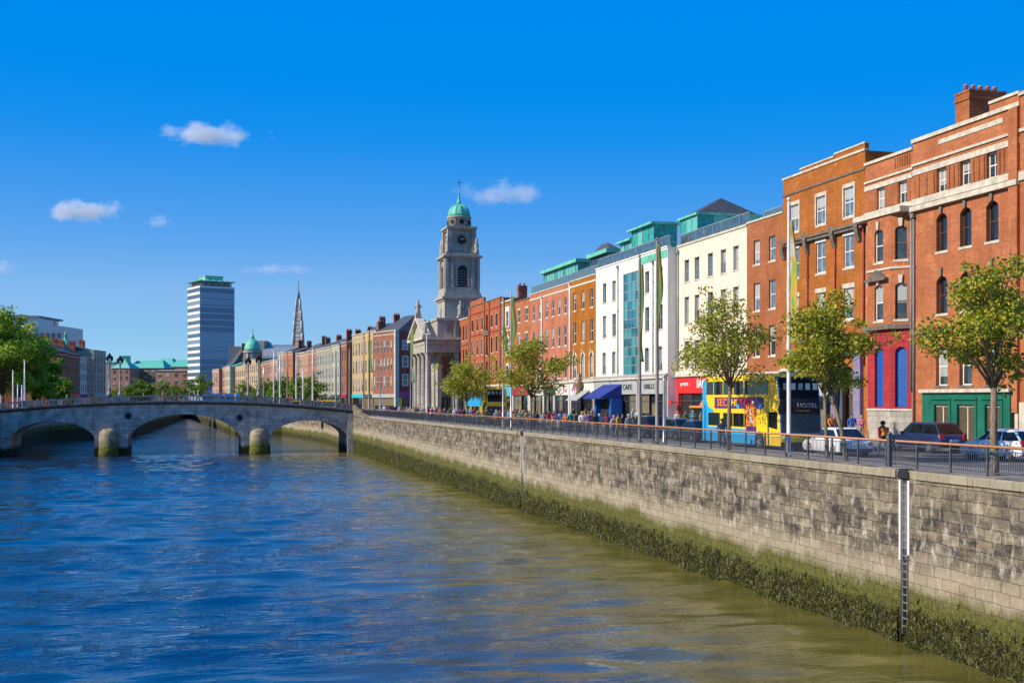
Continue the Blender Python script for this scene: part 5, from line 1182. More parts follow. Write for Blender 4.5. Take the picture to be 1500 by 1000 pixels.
z = 530; X0 = place(437, z); k = z/F
sp = thing('church_spire', 'tall slender grey-brown stone spire with thin antenna above the quay roofs', 'spire', X0, -TH)
b = MB(); hw = 9.2*k
b.box(-hw,hw,-hw,hw,0,hpz(508,z))
stg = [(508,6.9),(490,6.4),(489,5.8),(472,5.3),(471,4.6),(457,3.9),(456,3.3),(440,2.4)]
for (r0,w0),(r1,w1) in zip(stg, stg[1:]):
    a, c = w0*k, w1*k; z0, z1 = hpz(r0,z), hpz(r1,z)
    if z1-z0 < 1: continue
    b.add([(-a,-a,z0),(a,-a,z0),(a,a,z0),(-a,a,z0),(-c,-c,z1),(c,-c,z1),(c,c,z1),(-c,c,z1)],[(0,1,5,4),(1,2,6,5),(2,3,7,6),(3,0,4,7),(4,5,6,7)])
    for sx_ in (-1,1):
        for sy_ in (-1,1): b.tube([(sx_*a,sy_*a,z0),(sx_*c,sy_*c,z1+.6)], .35, 5)
    for q in range(3): zz = z0+(z1-z0)*(q+.5)/3; m_ = a+(c-a)*(q+.5)/3; b.box(-m_-.15,m_+.15,-m_-.15,m_+.15,zz-.15,zz+.15)
b.build('shaft', M('spire_stone', (.60,.51,.43), .9, .35, .6, True), sp)
b = MB(); b.tube([(.1,0,hpz(441,z)),(.1,0,hpz(428,z)),(.1,0,hpz(427,z)),(.1,0,hpz(410,z))],[.8,.5,.26,.12],6); b.build('antenna', MT['lead'], sp)
b = MB(); b.box(-.85,.85,-.85,.85,hpz(441,z),hpz(438,z)); b.build('pinnacle', MT['stone'], sp)
z = 560; X0 = place(349,z); b = MB(); b.box(-4.5,4.5,0,12,0,hpz(508,z)); b.box(-3,0,1,6,hpz(508,z),hpz(507,z)); tag(b.build('office_block', MT['lead'], None, X0, -TH), 'dark office block beside the glass tower', 'building')

# --- green-roofed brick blocks beyond the river bend
def roofed(label, pa, pb, ytop, yeave, z, wall, roofm, hip=4):
    a = Vector(place(pa,z)); c = Vector(place(pb,z)); d = c-a; ln = d.length
    r = thing('brick_block', label, 'building', a, math.atan2(d.y,d.x), 'green roofed blocks beyond the bridge')
    ze, zr = hpz(yeave,z), hpz(ytop,z); b = MB(); b.box(0,ln,0,20,-.2,ze); w_ = b.build('wall', MT[wall], r)
    n = max(3,int(ln/4)); wm_ = MB().box(0,ln*.4/n,-.08,0,0,2).mesh('window', MT['win'])
    for k in range(n):
        for fl in range(3): link('window', wm_, r, (ln*(k+.3)/n,0,ze-3.2-fl*3.6))
    b = MB(); b.add([(-.4,-.4,ze),(ln+.4,-.4,ze),(ln+.4,20.4,ze),(-.4,20.4,ze),(hip,8,zr),(ln-hip,8,zr),(ln-hip,12,zr),(hip,12,zr)],[(0,1,5,4),(1,2,6,5),(2,3,7,6),(3,0,4,7),(4,5,6,7),(3,2,1,0)]); b.build('roof', MT[roofm], r)
    return r
roofed('brick block with pale green hipped roof just right of the lamp posts', 163, 190, 525, 539, 700, 'farbrick', 'copperlt', 6)
roofed('long dark brick block with a low green copper roof', 188, 240, 527, 539, 720, 'farbrown', 'copper', 3)
roofed('pale fronted block with green copper roof in the middle of the skyline', 226, 254, 524, 534, 760, 'pink', 'copper', 3)
roofed('brick block with green copper roof next to the glass tower', 248, 282, 526, 537, 740, 'farbrick', 'copper', 3)
b = roofed('wide low orange brick building behind the round trees', 228, 300, 541, 543, 640, 'farbrick', 'greyrender', 1)
roofed('low grey building left of the green roofs', 150, 168, 528, 531, 800, 'greyrender', 'copper', 2)
b = MB(); b.box(0,5,0,5,hpz(530,720),hpz(521.5,720)); b.box(-.3,5.3,-.3,5.3,hpz(521.5,720),hpz(520.8,720)); tag(b.build('stair_tower', MT['copper'], None, place(178,722)), 'small green stair tower above the pale green roof', 'tower')

# ------------------------------------------------------------------ left bank
def lb(px): 
    f = (px-85)/(155-85); z = 300+f*42; return pos(px, z), z
def left_house(label, pa, pb, top, wall, ncol, nrow, **k):
    (a, za), (c, zc) = lb(pb), lb(pa)
    return far_house(label, 0, 0, 0, wall, ncol, nrow, top=top, pts=((a,za),(c,zc)), group='houses on the left bank', **k)
left_house('mint and grey corner house with round windows at the end of the left bank row', 137.3, 155, 16.2, 'palegreen', 4, 4, fm='greyrender', shop='turquoise', roof=('slate',1.8), corn='trimstone')
left_house('pale house with dark mansard on the left bank', 127.2, 137, 13.6, 'pink', 3, 3, roof=('slate',3.8), shop='black')
left_house('cream house of two bays in the left bank row', 117.2, 127, 14.0, 'cream', 3, 3, roof=('slate',3.4), shop='navy', fm='greyrender')
left_house('reddish brick house with white-framed triple windows on the left bank', 99.2, 117, 14.6, 'brickA', 5, 3, roof=('slate2',3.0), shop='red')
left_house('dark red brick house with curved gable next to the left trees', 80, 99, 14.8, 'brickJ', 5, 3, roof=('slate',2.8), shop='maroon')
for i in range(0): pass
z = 370; X0 = place(-25, z); r = thing('office_building', 'white curved modern building with a glazed roof storey above the left trees', 'building', X0, -TH)
k = z/F; b = MB(); n = 10; W2 = 104*k; top = hpz(475.5,z)
P = [(0,0),(W2-9,0)]+[(W2-9+9*math.sin(math.pi/2*q/n),9-9*math.cos(math.pi/2*q/n)) for q in range(1,n+1)]+[(W2,25),(0,25)]
b.prism([(p[0],p[1],-.2) for p in P], (0,0,top+.2)); b.build('wall', MT['white'], r)
wm_ = MB().box(0,1.2,-.08,.1,0,1.6).mesh('window', MT['windark'])
for fl in range(3):
    for q in range(12): link('window', wm_, r, (W2*.25+q*1.75-(3 if q > 9 else 0)*0,0,top-4.2-fl*3.6))
b = MB(); b.box(0,W2*.72,3,20,top,hpz(463.5,z)); b.build('glazed_storey', MT['blueglass'], r)
b = MB(); b.box(0,W2*.755,2,22,hpz(464,z),hpz(461.5,z)); b.box(0,W2*.5,4,20,hpz(461.5,z),hpz(459.5,z)); b.box(W2*.93,W2*.95,3,4,top,hpz(470,z)); b.box(W2*.26,W2*.28,5,6,hpz(459.5,z),hpz(454,z)); b.build('roof_slab', MT['lead'], r)
z = 350; X0 = place(96,z); k = z/F
cd = thing('domed_turret', 'small dark green domed turret behind the left bank houses', 'turret', X0)
b = MB(); r_ = 8.5*k; b.lathe(0,0,[(r_,0),(r_,hpz(506,z)),(r_*1.1,hpz(505.5,z)),(r_*.95,hpz(503,z)),(r_*.6,hpz(498.5,z)),(r_*.3,hpz(496.5,z)),(r_*.3,hpz(492,z)),(r_*.4,hpz(491.5,z)),(r_*.15,hpz(488.5,z)),(.05,hpz(484.5,z))],14); b.build('dome', MT['copper'], cd)

# ------------------------------------------------------------------ vehicles
_wh = {}
def wheel(parent, x, y, r, w):
    k = (r, w)
    if k not in _wh:
        b = MB(); n = 20
        prof = [(r*.62,-w/2),(r*.95,-w/2),(r,-w*.35),(r,w*.35),(r*.95,w/2),(r*.62,w/2)]
        vs = [(z, q*math.cos(2*math.pi*i/n), q*math.sin(2*math.pi*i/n)) for q, z in prof for i in range(n)]
        b.add(vs, [(j*n+i, j*n+(i+1)%n, (j+1)*n+(i+1)%n, (j+1)*n+i) for j in range(5) for i in range(n)], 0, True)
        t_ = b.mesh('wheel', MT['tyre']); b = MB()
        for s_ in (-1,1):
            xx = s_*w*.42; b.prism([(xx, r*.62*math.cos(2*math.pi*i/n), r*.62*math.sin(2*math.pi*i/n)) for i in range(n)], (s_*.01,0,0), 1)
            for q in range(5):
                a = 2*math.pi*q/5; b.prism([(xx+s_*.02, r*.12*math.cos(a-1.2), r*.12*math.sin(a-1.2)),(xx+s_*.02, r*.12*math.cos(a+1.2), r*.12*math.sin(a+1.2)),(xx+s_*.02, r*.6*math.cos(a+.2), r*.6*math.sin(a+.2)),(xx+s_*.02, r*.6*math.cos(a-.2), r*.6*math.sin(a-.2))], (s_*.02,0,0), 0)
        _wh[k] = (t_, b.mesh('rim', [MT['rim'], MT['black']]))
    o = link('wheel', _wh[k][0], parent, (x,y,r)); link('rim', _wh[k][1], o)

def make_car(label, paint, kind='hatch', loc=(0,0,0), rz=0, group='cars on the quay road'):
    r = thing('car', label, 'car', loc, rz, group)
    L, W = (4.55,1.78) if kind == 'saloon' else (4.15,1.76) if kind == 'hatch' else (4.5,1.86)
    tall = {'saloon':1.46,'hatch':1.50,'suv':1.66}[kind]; bel = tall*.62
    hl = L/2
    # side outline of the lower body, front at +y
    out = [(-hl,.42),(-hl+.02,.62),(-hl+.06,bel*.86),(-hl+.16,bel-.01),(hl*.35,bel),(hl-.45,bel*.88),(hl-.08,bel*.74),(hl,.55),(hl-.03,.32),(hl-.25,.22),(-hl+.25,.24),(-hl+.03,.32)]
    if kind == 'saloon': out[3:5] = [(-hl+.25,bel-.0),(-hl+.9,bel+.03),(hl*.3,bel)]
    # stations across the width give the tumblehome
    b = MB(); n = len(out); sec = [(-W/2,.90,.10),(-W/2+.03,.985,.03),(-W/2+.14,1,0),(W/2-.14,1,0),(W/2-.03,.985,.03),(W/2,.90,.10)]
    vs = []
    for x, f, dz in sec:
        for y, z in out: vs.append((x, y*(1-(1-f)*.25), .62+(z-.62)*f))
    fs = [(j*n+i, (j+1)*n+i, (j+1)*n+(i+1)%n, j*n+(i+1)%n) for j in range(5) for i in range(n)]
    fs += [tuple(range(n-1,-1,-1))[::-1], tuple(5*n+i for i in range(n))[::-1]]
    b.add(vs, fs, 0, True)
    # cabin
    A_, B_, Cc, D_ = {'saloon':((.95,bel-.03),(.18,tall-.03),(-.95,tall-.03),(-1.75,bel)), 'hatch':((1.0,bel-.03),(.30,tall-.03),(-1.35,tall-.05),(-1.98,bel-.02)), 'suv':((1.1,bel-.03),(.38,tall-.03),(-1.55,tall-.05),(-2.12,bel-.05))}[kind]
    wb, wt = W/2-.07, W/2-.25
    def cab(x, p): return (x, p[0], p[1])
    mid = lambda p: (p[0]*.97, p[1]+.035)
    cv = []
    for p, hw in ((A_,wb),(B_,wt),(Cc,wt),(D_,wb)): cv += [(-hw,p[0],p[1]),(-hw*.86,p[0],p[1]+(.03 if hw == wt else .0)),(hw*.86,p[0],p[1]+(.03 if hw == wt else .0)),(hw,p[0],p[1])]
    cf = []
    for j in range(3):
        for i in range(3): cf.append((j*4+i, j*4+i+1, (j+1)*4+i+1, (j+1)*4+i))
    cf += [(0,4,8,12),(3,15,11,7)]
    b.add(cv, cf, 0, False)
    body = b.build('body', MT[paint], r)
    md = body.modifiers.new('soft_edges', 'BEVEL'); md.width = .05; md.segments = 2; md.limit_method = 'ANGLE'; md.angle_limit = rad(35)
    def lerp(p, q, t): return (p[0]+(q[0]-p[0])*t, p[1]+(q[1]-p[1])*t)
    for s_ in (-1,1):
        g = [lerp(D_,Cc,.14),lerp(D_,Cc,.86),lerp(A_,B_,.86),lerp(A_,B_,.14)]
        def hw(z): return wb+(wt-wb)*(z-bel)/(tall-bel)+.012
        splits = [0,.44,.80,1] if kind != 'saloon' else [0,.5,1]
        for t0, t1 in zip(splits, splits[1:]):
            lo0, lo1 = lerp(g[0],g[3],t0+.025), lerp(g[0],g[3],t1-.025); hi0, hi1 = lerp(g[1],g[2],t0+.025), lerp(g[1],g[2],t1-.025)
            q = MB(); q.prism([(s_*hw(p[1]),p[0],p[1]) for p in (lo0,lo1,hi1,hi0)], (s_*.008,0,0)); q.build('side_window', MT['carglass'], r)
        q = MB(); q.ball((s_*(W/2+.08),.78,bel+.05),.11,8,0,(1,.7,.75)); q.build('mirror', MT[paint], r)
    for nm, p, q_, off in (('windscreen',A_,B_,1),('rear_window',D_,Cc,-1)):
        a, c = lerp(p,q_,.12), lerp(p,q_,.88); f = .9
        q = MB(); q.prism([(-wb*f+.02,a[0],a[1]),(wb*f-.02,a[0],a[1]),(wt*f,c[0],c[1]),(-wt*f,c[0],c[1])], (0,off*.02,.025)); q.build(nm, MT['carglass'], r)
    yb = -hl
    for s_ in (-1,1):
        q = MB(); z0 = bel*.70; q.prism([(s_*(W/2-.36),yb-.015,z0),(s_*(W/2-.03),yb+.02,z0),(s_*(W/2-.04),yb+.08,z0+(.34 if kind != 'saloon' else .16)),(s_*(W/2-.22),yb+.035,z0+(.34 if kind != 'saloon' else .16))], (0,.10,0)); q.build('tail_light', MT['redlamp'], r)
        q = MB(); q.ball((s_*(W/2-.27),hl-.16,bel*.72),.17,8,0,(1,.8,.6)); q.build('headlight', MT['whitelamp'], r)
        for y_ in (-L*.30,L*.305):
            q = MB(); n = 16; q.prism([(s_*(W/2-.055),y_+.39*math.cos(2*math.pi*i/n),.33+.39*math.sin(2*math.pi*i/n)) for i in range(n)], (s_*.035,0,0)); q.build('wheel_arch', MT['black'], r)
            wheel(r, s_*(W/2-.10), y_, .32, .20)
    q = MB(); q.box(-.27,.27,yb-.03,yb+.02,.62,.74); q.build('number_plate', MT['letters'], r); q = MB(); q.box(-W/2+.12,W/2-.12,yb-.04,yb+.06,.28,.44); q.build('bumper', MT['black'], r); q = MB(); q.box(-W/2+.12,W/2-.12,hl-.08,hl+.02,.26,.42); q.build('bumper', MT['black'], r)
    q = MB()
    q.box(-.5,.5,hl-.04,hl+.012,.5,.62); q.build('grille', MT['black'], r)
    return r
RZ = -.12       # road level
def at(px, L): return (L, sx(px, L), RZ)
make_car('white saloon car seen from behind, next to the leaning quay trees', 'carwhite', 'saloon', at(1226,31.9), rad(-4))
make_car('dark navy car parked by the green shopfront', 'carnavy', 'suv', at(1356,38.8), rad(6))
make_car('white hatchback at the right edge beside the green shopfront', 'carwhite', 'hatch', at(1471,37.2), rad(5))
make_car('dark teal car in traffic behind the slim lamp posts', 'carteal', 'hatch', at(990,34.2), 0)
make_car('black car in traffic, right of the dark teal one', 'cardark', 'saloon', at(1019,33.0), 0)
make_car('black car with pale wheels in front of the blue canopy', 'cardark', 'suv', at(948,33.0), 0)
make_car('silver car waiting beyond the blue canopy', 'carsilver', 'hatch', at(828,33.4), 0)
make_car('dark red car near the light blue bus', 'carred', 'hatch', at(753,36.2), 0)
make_car('silver car in front of the church steps', 'carsilver', 'hatch', at(634,33.5), 0)
make_car('dark car by the corner house with the maroon gable', 'cardark', 'saloon', at(597,33.2), 0)

def make_bus(label, upper, lower, loc, rz, ad=True):
    """double-decker; its front faces -y, the river side is -x"""
    r = thing('double_decker_bus', label, 'bus', loc, rz, 'double-decker buses on the quay')
    L, W, Hh_ = 10.4, 2.5, 4.35; x0 = -W/2; h0 = .32
    side = [(0,h0),(-.02,1.1),(.05,2.2),(.22,3.4),(.42,4.0),(.8,4.28),(1.4,Hh_),(L-.7,Hh_-.04),(L-.2,Hh_-.25),(L-.02,3.7),(L,h0)]
    b = MB(); n = len(side); sec = [(-W/2,.985,.0),(-W/2+.05,.995,0),(-W/2+.28,1.0,0),(W/2-.28,1,0),(W/2-.05,.995,0),(W/2,.985,0)]
    vs = [(x, L/2+(y-L/2)*f, h0+(z-h0)*f) for x, f, _ in sec for y, z in side]
    fs = [(j*n+i, (j+1)*n+i, (j+1)*n+(i+1)%n, j*n+(i+1)%n) for j in range(5) for i in range(n)]
    fs += [tuple(range(n)), tuple(5*n+i for i in range(n))[::-1]]
    b.add(vs, fs, 0, False); body = b.build('body', MT[upper], r)
    md = body.modifiers.new('soft_edges', 'BEVEL'); md.width = .09; md.segments = 3; md.limit_method = 'ANGLE'; md.angle_limit = rad(30)
    for s_ in (-1,1):
        xa = s_*W/2
        # lower skirt and swept tail in the second colour
        q = MB(); q.prism([(xa,y,z) for y,z in [(2.6,h0+.02),(L-.02,h0+.02),(L-.02,3.9),(L-.25,4.1),(L-.55,4.05),(L-.62,2.9),(L-.9,2.45),(L-1.7,2.22),(L-1.7,2.1),(L-.9,2.1),(L-.9,1.22),(2.9,1.16),(2.5,.75)]], (s_*.012,0,0)); q.build('skirt_panel', MT[lower], r)
        ups = [(L-1.62,L-.65),(L-3.0,L-1.75),(L-4.4,L-3.12),(L-5.85,L-4.55),(L-7.4,L-6.0),(L-8.95,L-7.55)]
        for a, c in ups:
            q = MB(); q.box(xa,xa+s_*.022,a,c,3.18,3.98); q.build('upper_window', MT['carglass'], r)
        for a, c in ((L-2.6,L-.95),(L-4.4,L-3.1),(L-5.9,L-4.5),(L-7.35,L-6.0)):
            q = MB(); q.box(xa,xa+s_*.022,a,c,1.3,2.08); q.build('lower_window', MT['carglass'], r)
        q = MB(); q.prism([(xa,y,z) for y,z in [(.35,1.25),(1.35,1.35),(1.35,2.2),(.35,2.2)]], (s_*.022,0,0)); q.build('cab_window', MT['carglass'], r)
        if ad:
            q = MB(); q.box(xa,xa+s_*.02,2.0,L-1.85,2.35,3.02); pn = q.build('advert_panel', MT['purple'], r)
            if s_ < 0:
                lettering(pn, 'SEC', .66, (xa-.03,7.4,2.68), 'orange', sxy=(1.35,.95)); lettering(pn, 'HI', .62, (xa-.03,5.75,2.68), 'yellowp', sxy=(1.35,.9)); lettering(pn, 'YOY', .62, (xa-.03,4.1,2.70), 'red', sxy=(1.45,.9)); [MB().box(xa-.028,xa,2.2+k*.95,2.55+k*.95,2.37+.2*(k%3),2.6+.2*(k%3)).build('print_patch', MT[('skyblue','letters','magenta')[k%3]], pn) for k in range(6)]
                
                q = MB(); q.box(xa-.035,xa,2.9,4.15,1.0,2.62); st = q.build('advert_streamer', MT['orange'], pn)
                lettering(st, 'L', .9, (xa-.05,3.4,1.9), 'letters', sxy=(1,1.3)); q = MB(); q.box(xa-.04,xa,2.9,4.15,1.0,1.35); q.build('advert_foot', MT['purple'], pn)
        for y_ in (2.5,L-2.9):
            q = MB(); n_ = 18; q.prism([(xa-s_*.0,y_+.62*math.cos(2*math.pi*i/n_),.5+.60*math.sin(2*math.pi*i/n_)) for i in range(n_) if .5+.6*math.sin(2*math.pi*i/n_) > h0-.1], (s_*.02,0,0)); q.build('wheel_arch', MT['black'], r)
            wheel(r, s_*(W/2-.12), y_, .50, .30)
        q = MB(); q.box(xa,xa+s_*.03,1.7,1.85,.75,.85); q.build('side_lamp', MT['redlamp'], r)
    # front: one tall dark windscreen in a rounded blue surround
    def fp(x, z, o): 
        ys = np.interp(z,[p[1] for p in side[:7]],[p[0] for p in side[:7]]); return (x, float(ys)*.985+.06-o, z)
    zs = [.5,.8,1.05,1.1,1.6,2.2,2.8,3.4,3.75,4.0,4.12]
    def sheet(b, hw, za, zb, o, mi=0):
        zz = [za]+[z for z in zs if za < z < zb]+[zb]
        for a, c in zip(zz, zz[1:]):
            k = 6
            for i in range(k):
                xa, xb = -hw+2*hw*i/k, -hw+2*hw*(i+1)/k
                cv = lambda x: .10*(1-(x/hw)**2)
                P = [fp(xa,a,o+cv(xa)),fp(xb,a,o+cv(xb)),fp(xb,c,o+cv(xb)),fp(xa,c,o+cv(xa))]
                b.prism(P, (0,.03,0), mi)
    q = MB(); sheet(q, 1.23, 1.04, 4.12, .03); q.build('front_surround', MT['busblue' if ad else 'yellowp'], r)
    q = MB(); gw = 1.17 if ad else 1.0; sheet(q, gw, 2.94, 4.14 if ad else 3.95, .07); uw = q.build('upper_windscreen', MT['busglass'], r)
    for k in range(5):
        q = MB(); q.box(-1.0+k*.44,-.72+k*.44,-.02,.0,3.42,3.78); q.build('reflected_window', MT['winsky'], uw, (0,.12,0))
    q = MB(); sheet(q, gw, 2.10 if ad else 2.6, 2.93, .07); dk_ = q.build('destination_panel', MT['dark'], r)
    q = MB(); sheet(q, gw, 1.1, 2.09, .07); q.build('lower_windscreen', MT['screenglass'], r)
    fa = ((1,0,0),(0,0,1),(0,-1,0))
    if ad: lettering(dk_, 'HOTEL', .33, (.3,-.17,2.55), 'faintlet', axis=fa, sxy=(1.2,1))
    q = MB()
    for i in range(9): q.box(-.45+i*.1,-.39+i*.1,-.19,-.17,2.24,2.29)
    q.build('route_dots', MT['orange'], dk_)
    for s_ in (-1,1):
        q = MB(); q.ball((s_*.95,-.02,.78),.17,10,0,(1.2,.5,.7)); q.build('headlight', MT['whitelamp'], r)
        q = MB(); q.tube([(s_*1.22,.1,3.0),(s_*1.42,-.3,2.9),(s_*1.42,-.32,2.5)], .04, 6); q.box(s_*1.42-.1,s_*1.42+.1,-.38,-.28,2.1,2.55); q.build('mirror', MT['black'], r)
    q = MB(); sheet(q, 1.12, 4.13, 4.24, .09); q.build('front_brow', MT[upper], r); q = MB(); sheet(q, 1.2, .56, 1.03, .07); q.build('front_panel', MT[upper], r)
    q = MB(); q.box(-1.2,1.2,-.06,.1,h0-.06,.55); q.build('bumper', MT['dark'], r); q = MB(); q.box(-.3,.3,-.08,-.05,.6,.72); q.build('number_plate', MT['letters'], r)
    return r
# near corner of the first bus seen at column 1143
s0 = sx(1143, 30.75); make_bus('yellow and blue double-decker bus with purple advert panel and dark curved windscreen', 'yellowp', 'skyblue', (32.0, s0, RZ), 0)
s0 = sx(711, 31.0); make_bus('light blue double-decker bus with yellow front behind the quay trees near the church', 'yellowp', 'skyblue', (32.3, s0, RZ), 0, False)
q = [o for o in COL.objects if o.name.startswith('double_decker_bus')][1]
for ch_ in q.children:
    if ch_.name.startswith('skirt_panel'):
        b = MB(); s_ = -1 if ch_.data.vertices[0].co.x < 0 else 1; xa = s_*1.25
        for y0,y1,z0,z1 in ((2.2,10.38,.34,1.28),(2.2,10.38,2.1,3.16),(8.9,10.38,1.28,2.1),(9.8,10.38,3.16,4.0)): b.box(xa,xa+s_*.012,y0,y1,z0,z1)
        ch_.data = b.mesh('skirt_panel', MT['skyblue'])
def far_bus(label, px, z_, c1, rz, H=4.2):
    x_, y_ = pos(px, z_); r = thing('bus', label, 'bus', (x_, y_, RZ), rz, 'buses far along the quays'); b = MB()
    b.prism([(-1.25,0,.3),(-1.25,10,.3),(-1.25,10,H-.2),(-1.25,9.7,H),(-1.25,.4,H),(-1.25,0,H-.4)], (2.5,0,0)); b.build('body', MT[c1], r)
    for s_ in (-1,1):
        for z0,z1 in ((1.3,2.1),(3.0,3.8)) if H > 3.6 else ((1.4,2.4),):
            b = MB()
            for k in range(6): b.box(s_*1.25,s_*1.27,.5+k*1.6,1.95+k*1.6,z0,z1)
            b.build('side_windows', MT['carglass'], r)
        for yy in (2,8): wheel(r, s_*1.15, yy, .5, .3)
    b = MB(); b.box(-1.1,1.1,-.02,0,1.2,2.3); b.build('windscreen', MT['carglass'], r); b = MB(); b.box(-1.1,1.1,-.02,0,H-1.2,H-.5); b.build('destination_glass', MT['carglass'], r)
far_bus('bright blue bus beyond the bridge below the green dome', 352, 330, 'busblue', rad(78), 4.4)
far_bus('white bus beyond the bridge left of the blue one', 322, 335, 'carwhite', rad(80), 3.4)
far_bus('yellow bus parked below the pale green townhouse', 496, 262, 'yellowp', rad(70), 2.6)

# ------------------------------------------------------------------ people
def skin_body(pose, name):
    """one continuous skinned figure, facing -y, 1.72 m tall"""
    st = .20 if pose == 'walk' else .0
    V = {}; E = []
    def v(k, p, r): V[k] = (p, r); return k
    def e(*ks): E.extend(zip(ks, ks[1:]))
    v('pel',(0,0,.95),.145); v('wst',(0,.0,1.10),.125); v('chs',(0,.0,1.30),.145); v('nk0',(0,.01,1.43),.085); v('nk1',(0,-.005,1.50),.055); v('hd0',(0,-.02,1.57),.085); v('hd1',(0,-.01,1.65),.092); v('hd2',(0,0,1.71),.05)
    v('nose',(0,-.125,1.60),.014); e('pel','wst','chs','nk0','nk1','hd0','hd1','hd2'); e('hd0','nose')
    for s_, n in ((-1,'L'),(1,'R')):
        f = st*s_
        v('hp'+n,(s_*.09,0,.88),.095); v('kn'+n,(s_*.10,-f*.55-.03,.48),.065); v('an'+n,(s_*.10,-f+.03,.09),.045); v('to'+n,(s_*.115,-f-.15,.04),.038); e('pel','hp'+n,'kn'+n,'an'+n,'to'+n)
        v('sh'+n,(s_*.19,.01,1.38),.072)
        v('ear'+n,(s_*.10,.0,1.60),.02); e('hd0','ear'+n)
        if pose == 'hold' : el, ha = (s_*.25,-.03,1.12), (s_*.12,-.26,1.16)
        elif pose == 'walk': el, ha = (s_*.255,f*.5+.02,1.12), (s_*.25,f*1.1-.10,.90)
        else: el, ha = (s_*.25,.03,1.11), (s_*.24,-.05,.86)
        v('el'+n,el,.052); v('wr'+n,ha,.035); e('chs','sh'+n,'el'+n,'wr'+n)
        d = (Vector(ha)-Vector(el)).normalized(); sd = d.cross(Vector((s_,0,0))).normalized()
        pm_ = Vector(ha)+d*.07; v('pa'+n,tuple(pm_),.032); e('wr'+n,'pa'+n)
        for q in range(4):
            b0 = pm_+d*.035+sd*(q-1.5)*.019; ln = (.06,.072,.068,.05)[q]; c = Vector((-s_,0,0))
            v('f%d'%q+n,tuple(b0),.009); v('g%d'%q+n,tuple(b0+d*ln*.6+c*.012),.008); v('h%d'%q+n,tuple(b0+d*ln*.85+c*.035),.007); e('pa'+n,'f%d'%q+n,'g%d'%q+n,'h%d'%q+n)
        t0 = Vector(ha)+d*.03-sd*.035; v('t0'+n,tuple(t0),.012); v('t1'+n,tuple(t0+d*.04-sd*.02),.009); e('wr'+n,'t0'+n,'t1'+n)
    ks = list(V); me = bpy.data.meshes.new(name); me.from_pydata([V[k][0] for k in ks], [(ks.index(a), ks.index(b)) for a, b in E], [])
    o = bpy.data.objects.new('tmp', me); COL.objects.link(o); m = o.modifiers.new('skin','SKIN'); m.use_smooth_shade = True; m.branch_smoothing = .3
    for i, k in enumerate(ks): r_ = V[k][1]; me.skin_vertices[0].data[i].radius = (r_*(1.25 if k in ('chs','pel','wst') else 1), r_*(.82 if k in ('chs','wst') else 1))
    me.skin_vertices[0].data[0].use_root = True
    sb = o.modifiers.new('sub','SUBSURF'); sb.levels = 1
    bpy.context.view_layer.update(); out = bpy.data.meshes.new_from_object(o.evaluated_get(bpy.context.evaluated_depsgraph_get())); bpy.data.objects.remove(o)
    out.name = name; out.materials.clear()
    for mn in ('skin','top','trousers','shoes'): out.materials.append(PM[mn])
    for p in out.polygons:
        c = p.center; hand = abs(c.x) > .17 and c.z < .93 and pose != 'hold' and abs(c.x) > .2 or (pose == 'hold' and c.y < -.235 and c.z < 1.3)
        p.material_index = 3 if c.z < .09 else 2 if (c.z < .93 and not abs(c.x) > .2) else 0 if (c.z > 1.47 or hand) else 1
        p.use_smooth = True
    return out
PM = dict(skin=plain('skin',(.50,.30,.21),.6), top=plain('jacket_default',(.1,.1,.1),.8), trousers=plain('trousers_dark',(.03,.035,.05),.85), shoes=plain('shoes',(.03,.025,.02),.6))
protos = [skin_body(p, 'person') for p in ('walk','stand','hold')]
def hair_mesh(long, mat):
    b = MB(); n = 12; vs = []; rows = [(0.0,.112),(.35,.118),(.8,.112),(1.15,.085),(1.45,.03)]
    for a, r_ in rows:
        for k in range(n):
            t_ = 2*math.pi*k/n; back = max(0, math.sin(t_))
            zz = 1.615+.11*math.sin(a)-(.03+(.16 if long else .05)*back if a == 0 else 0)
            vs.append((r_*math.cos(a)*1.0*math.cos(t_)/max(.3,math.cos(a)) if a < .1 else .113*math.cos(a)*math.cos(t_), (.115*math.cos(a)*math.sin(t_))+.012, zz))
    b.add(vs, [(j*n+i, j*n+(i+1)%n, (j+1)*n+(i+1)%n, (j+1)*n+i) for j in range(4) for i in range(n)]+[tuple(4*n+i for i in range(n))], 0, True)
    return b.mesh('hair', mat)
HC = [('dark',(.02,.014,.01)),('brown',(.10,.05,.02)),('fair',(.35,.22,.09)),('grey',(.35,.34,.33)),('black',(.008,.008,.009))]
HM = [(n, hair_mesh(l, plain(n+'_hair', c, .6))) for l in (False, True) for n, c in HC]
TOPS = [('red',(.45,.03,.03)),('blue',(.03,.09,.36)),('teal',(.03,.28,.30)),('white',(.70,.69,.66)),('black',(.015,.015,.018)),('maroon',(.20,.02,.045)),('mustard',(.50,.30,.05)),('grey',(.25,.26,.27)),('pink',(.60,.16,.25)),('orange',(.60,.20,.03)),('olive',(.12,.13,.05)),('purple',(.16,.06,.25)),('light blue',(.25,.42,.60)),('beige',(.45,.38,.28)),('navy',(.015,.025,.09))]
BOT = [('dark trousers',(.025,.026,.03)),('blue jeans',(.06,.10,.20)),('khaki trousers',(.28,.22,.13)),('grey trousers',(.16,.16,.17))]
TM = [(n, plain(n.replace(' ','_')+'_jacket', c, .8)) for n, c in TOPS]; BTM = [(n, plain(n.replace(' ','_'), c, .85)) for n, c in BOT]
_pc = [0]; used = set()
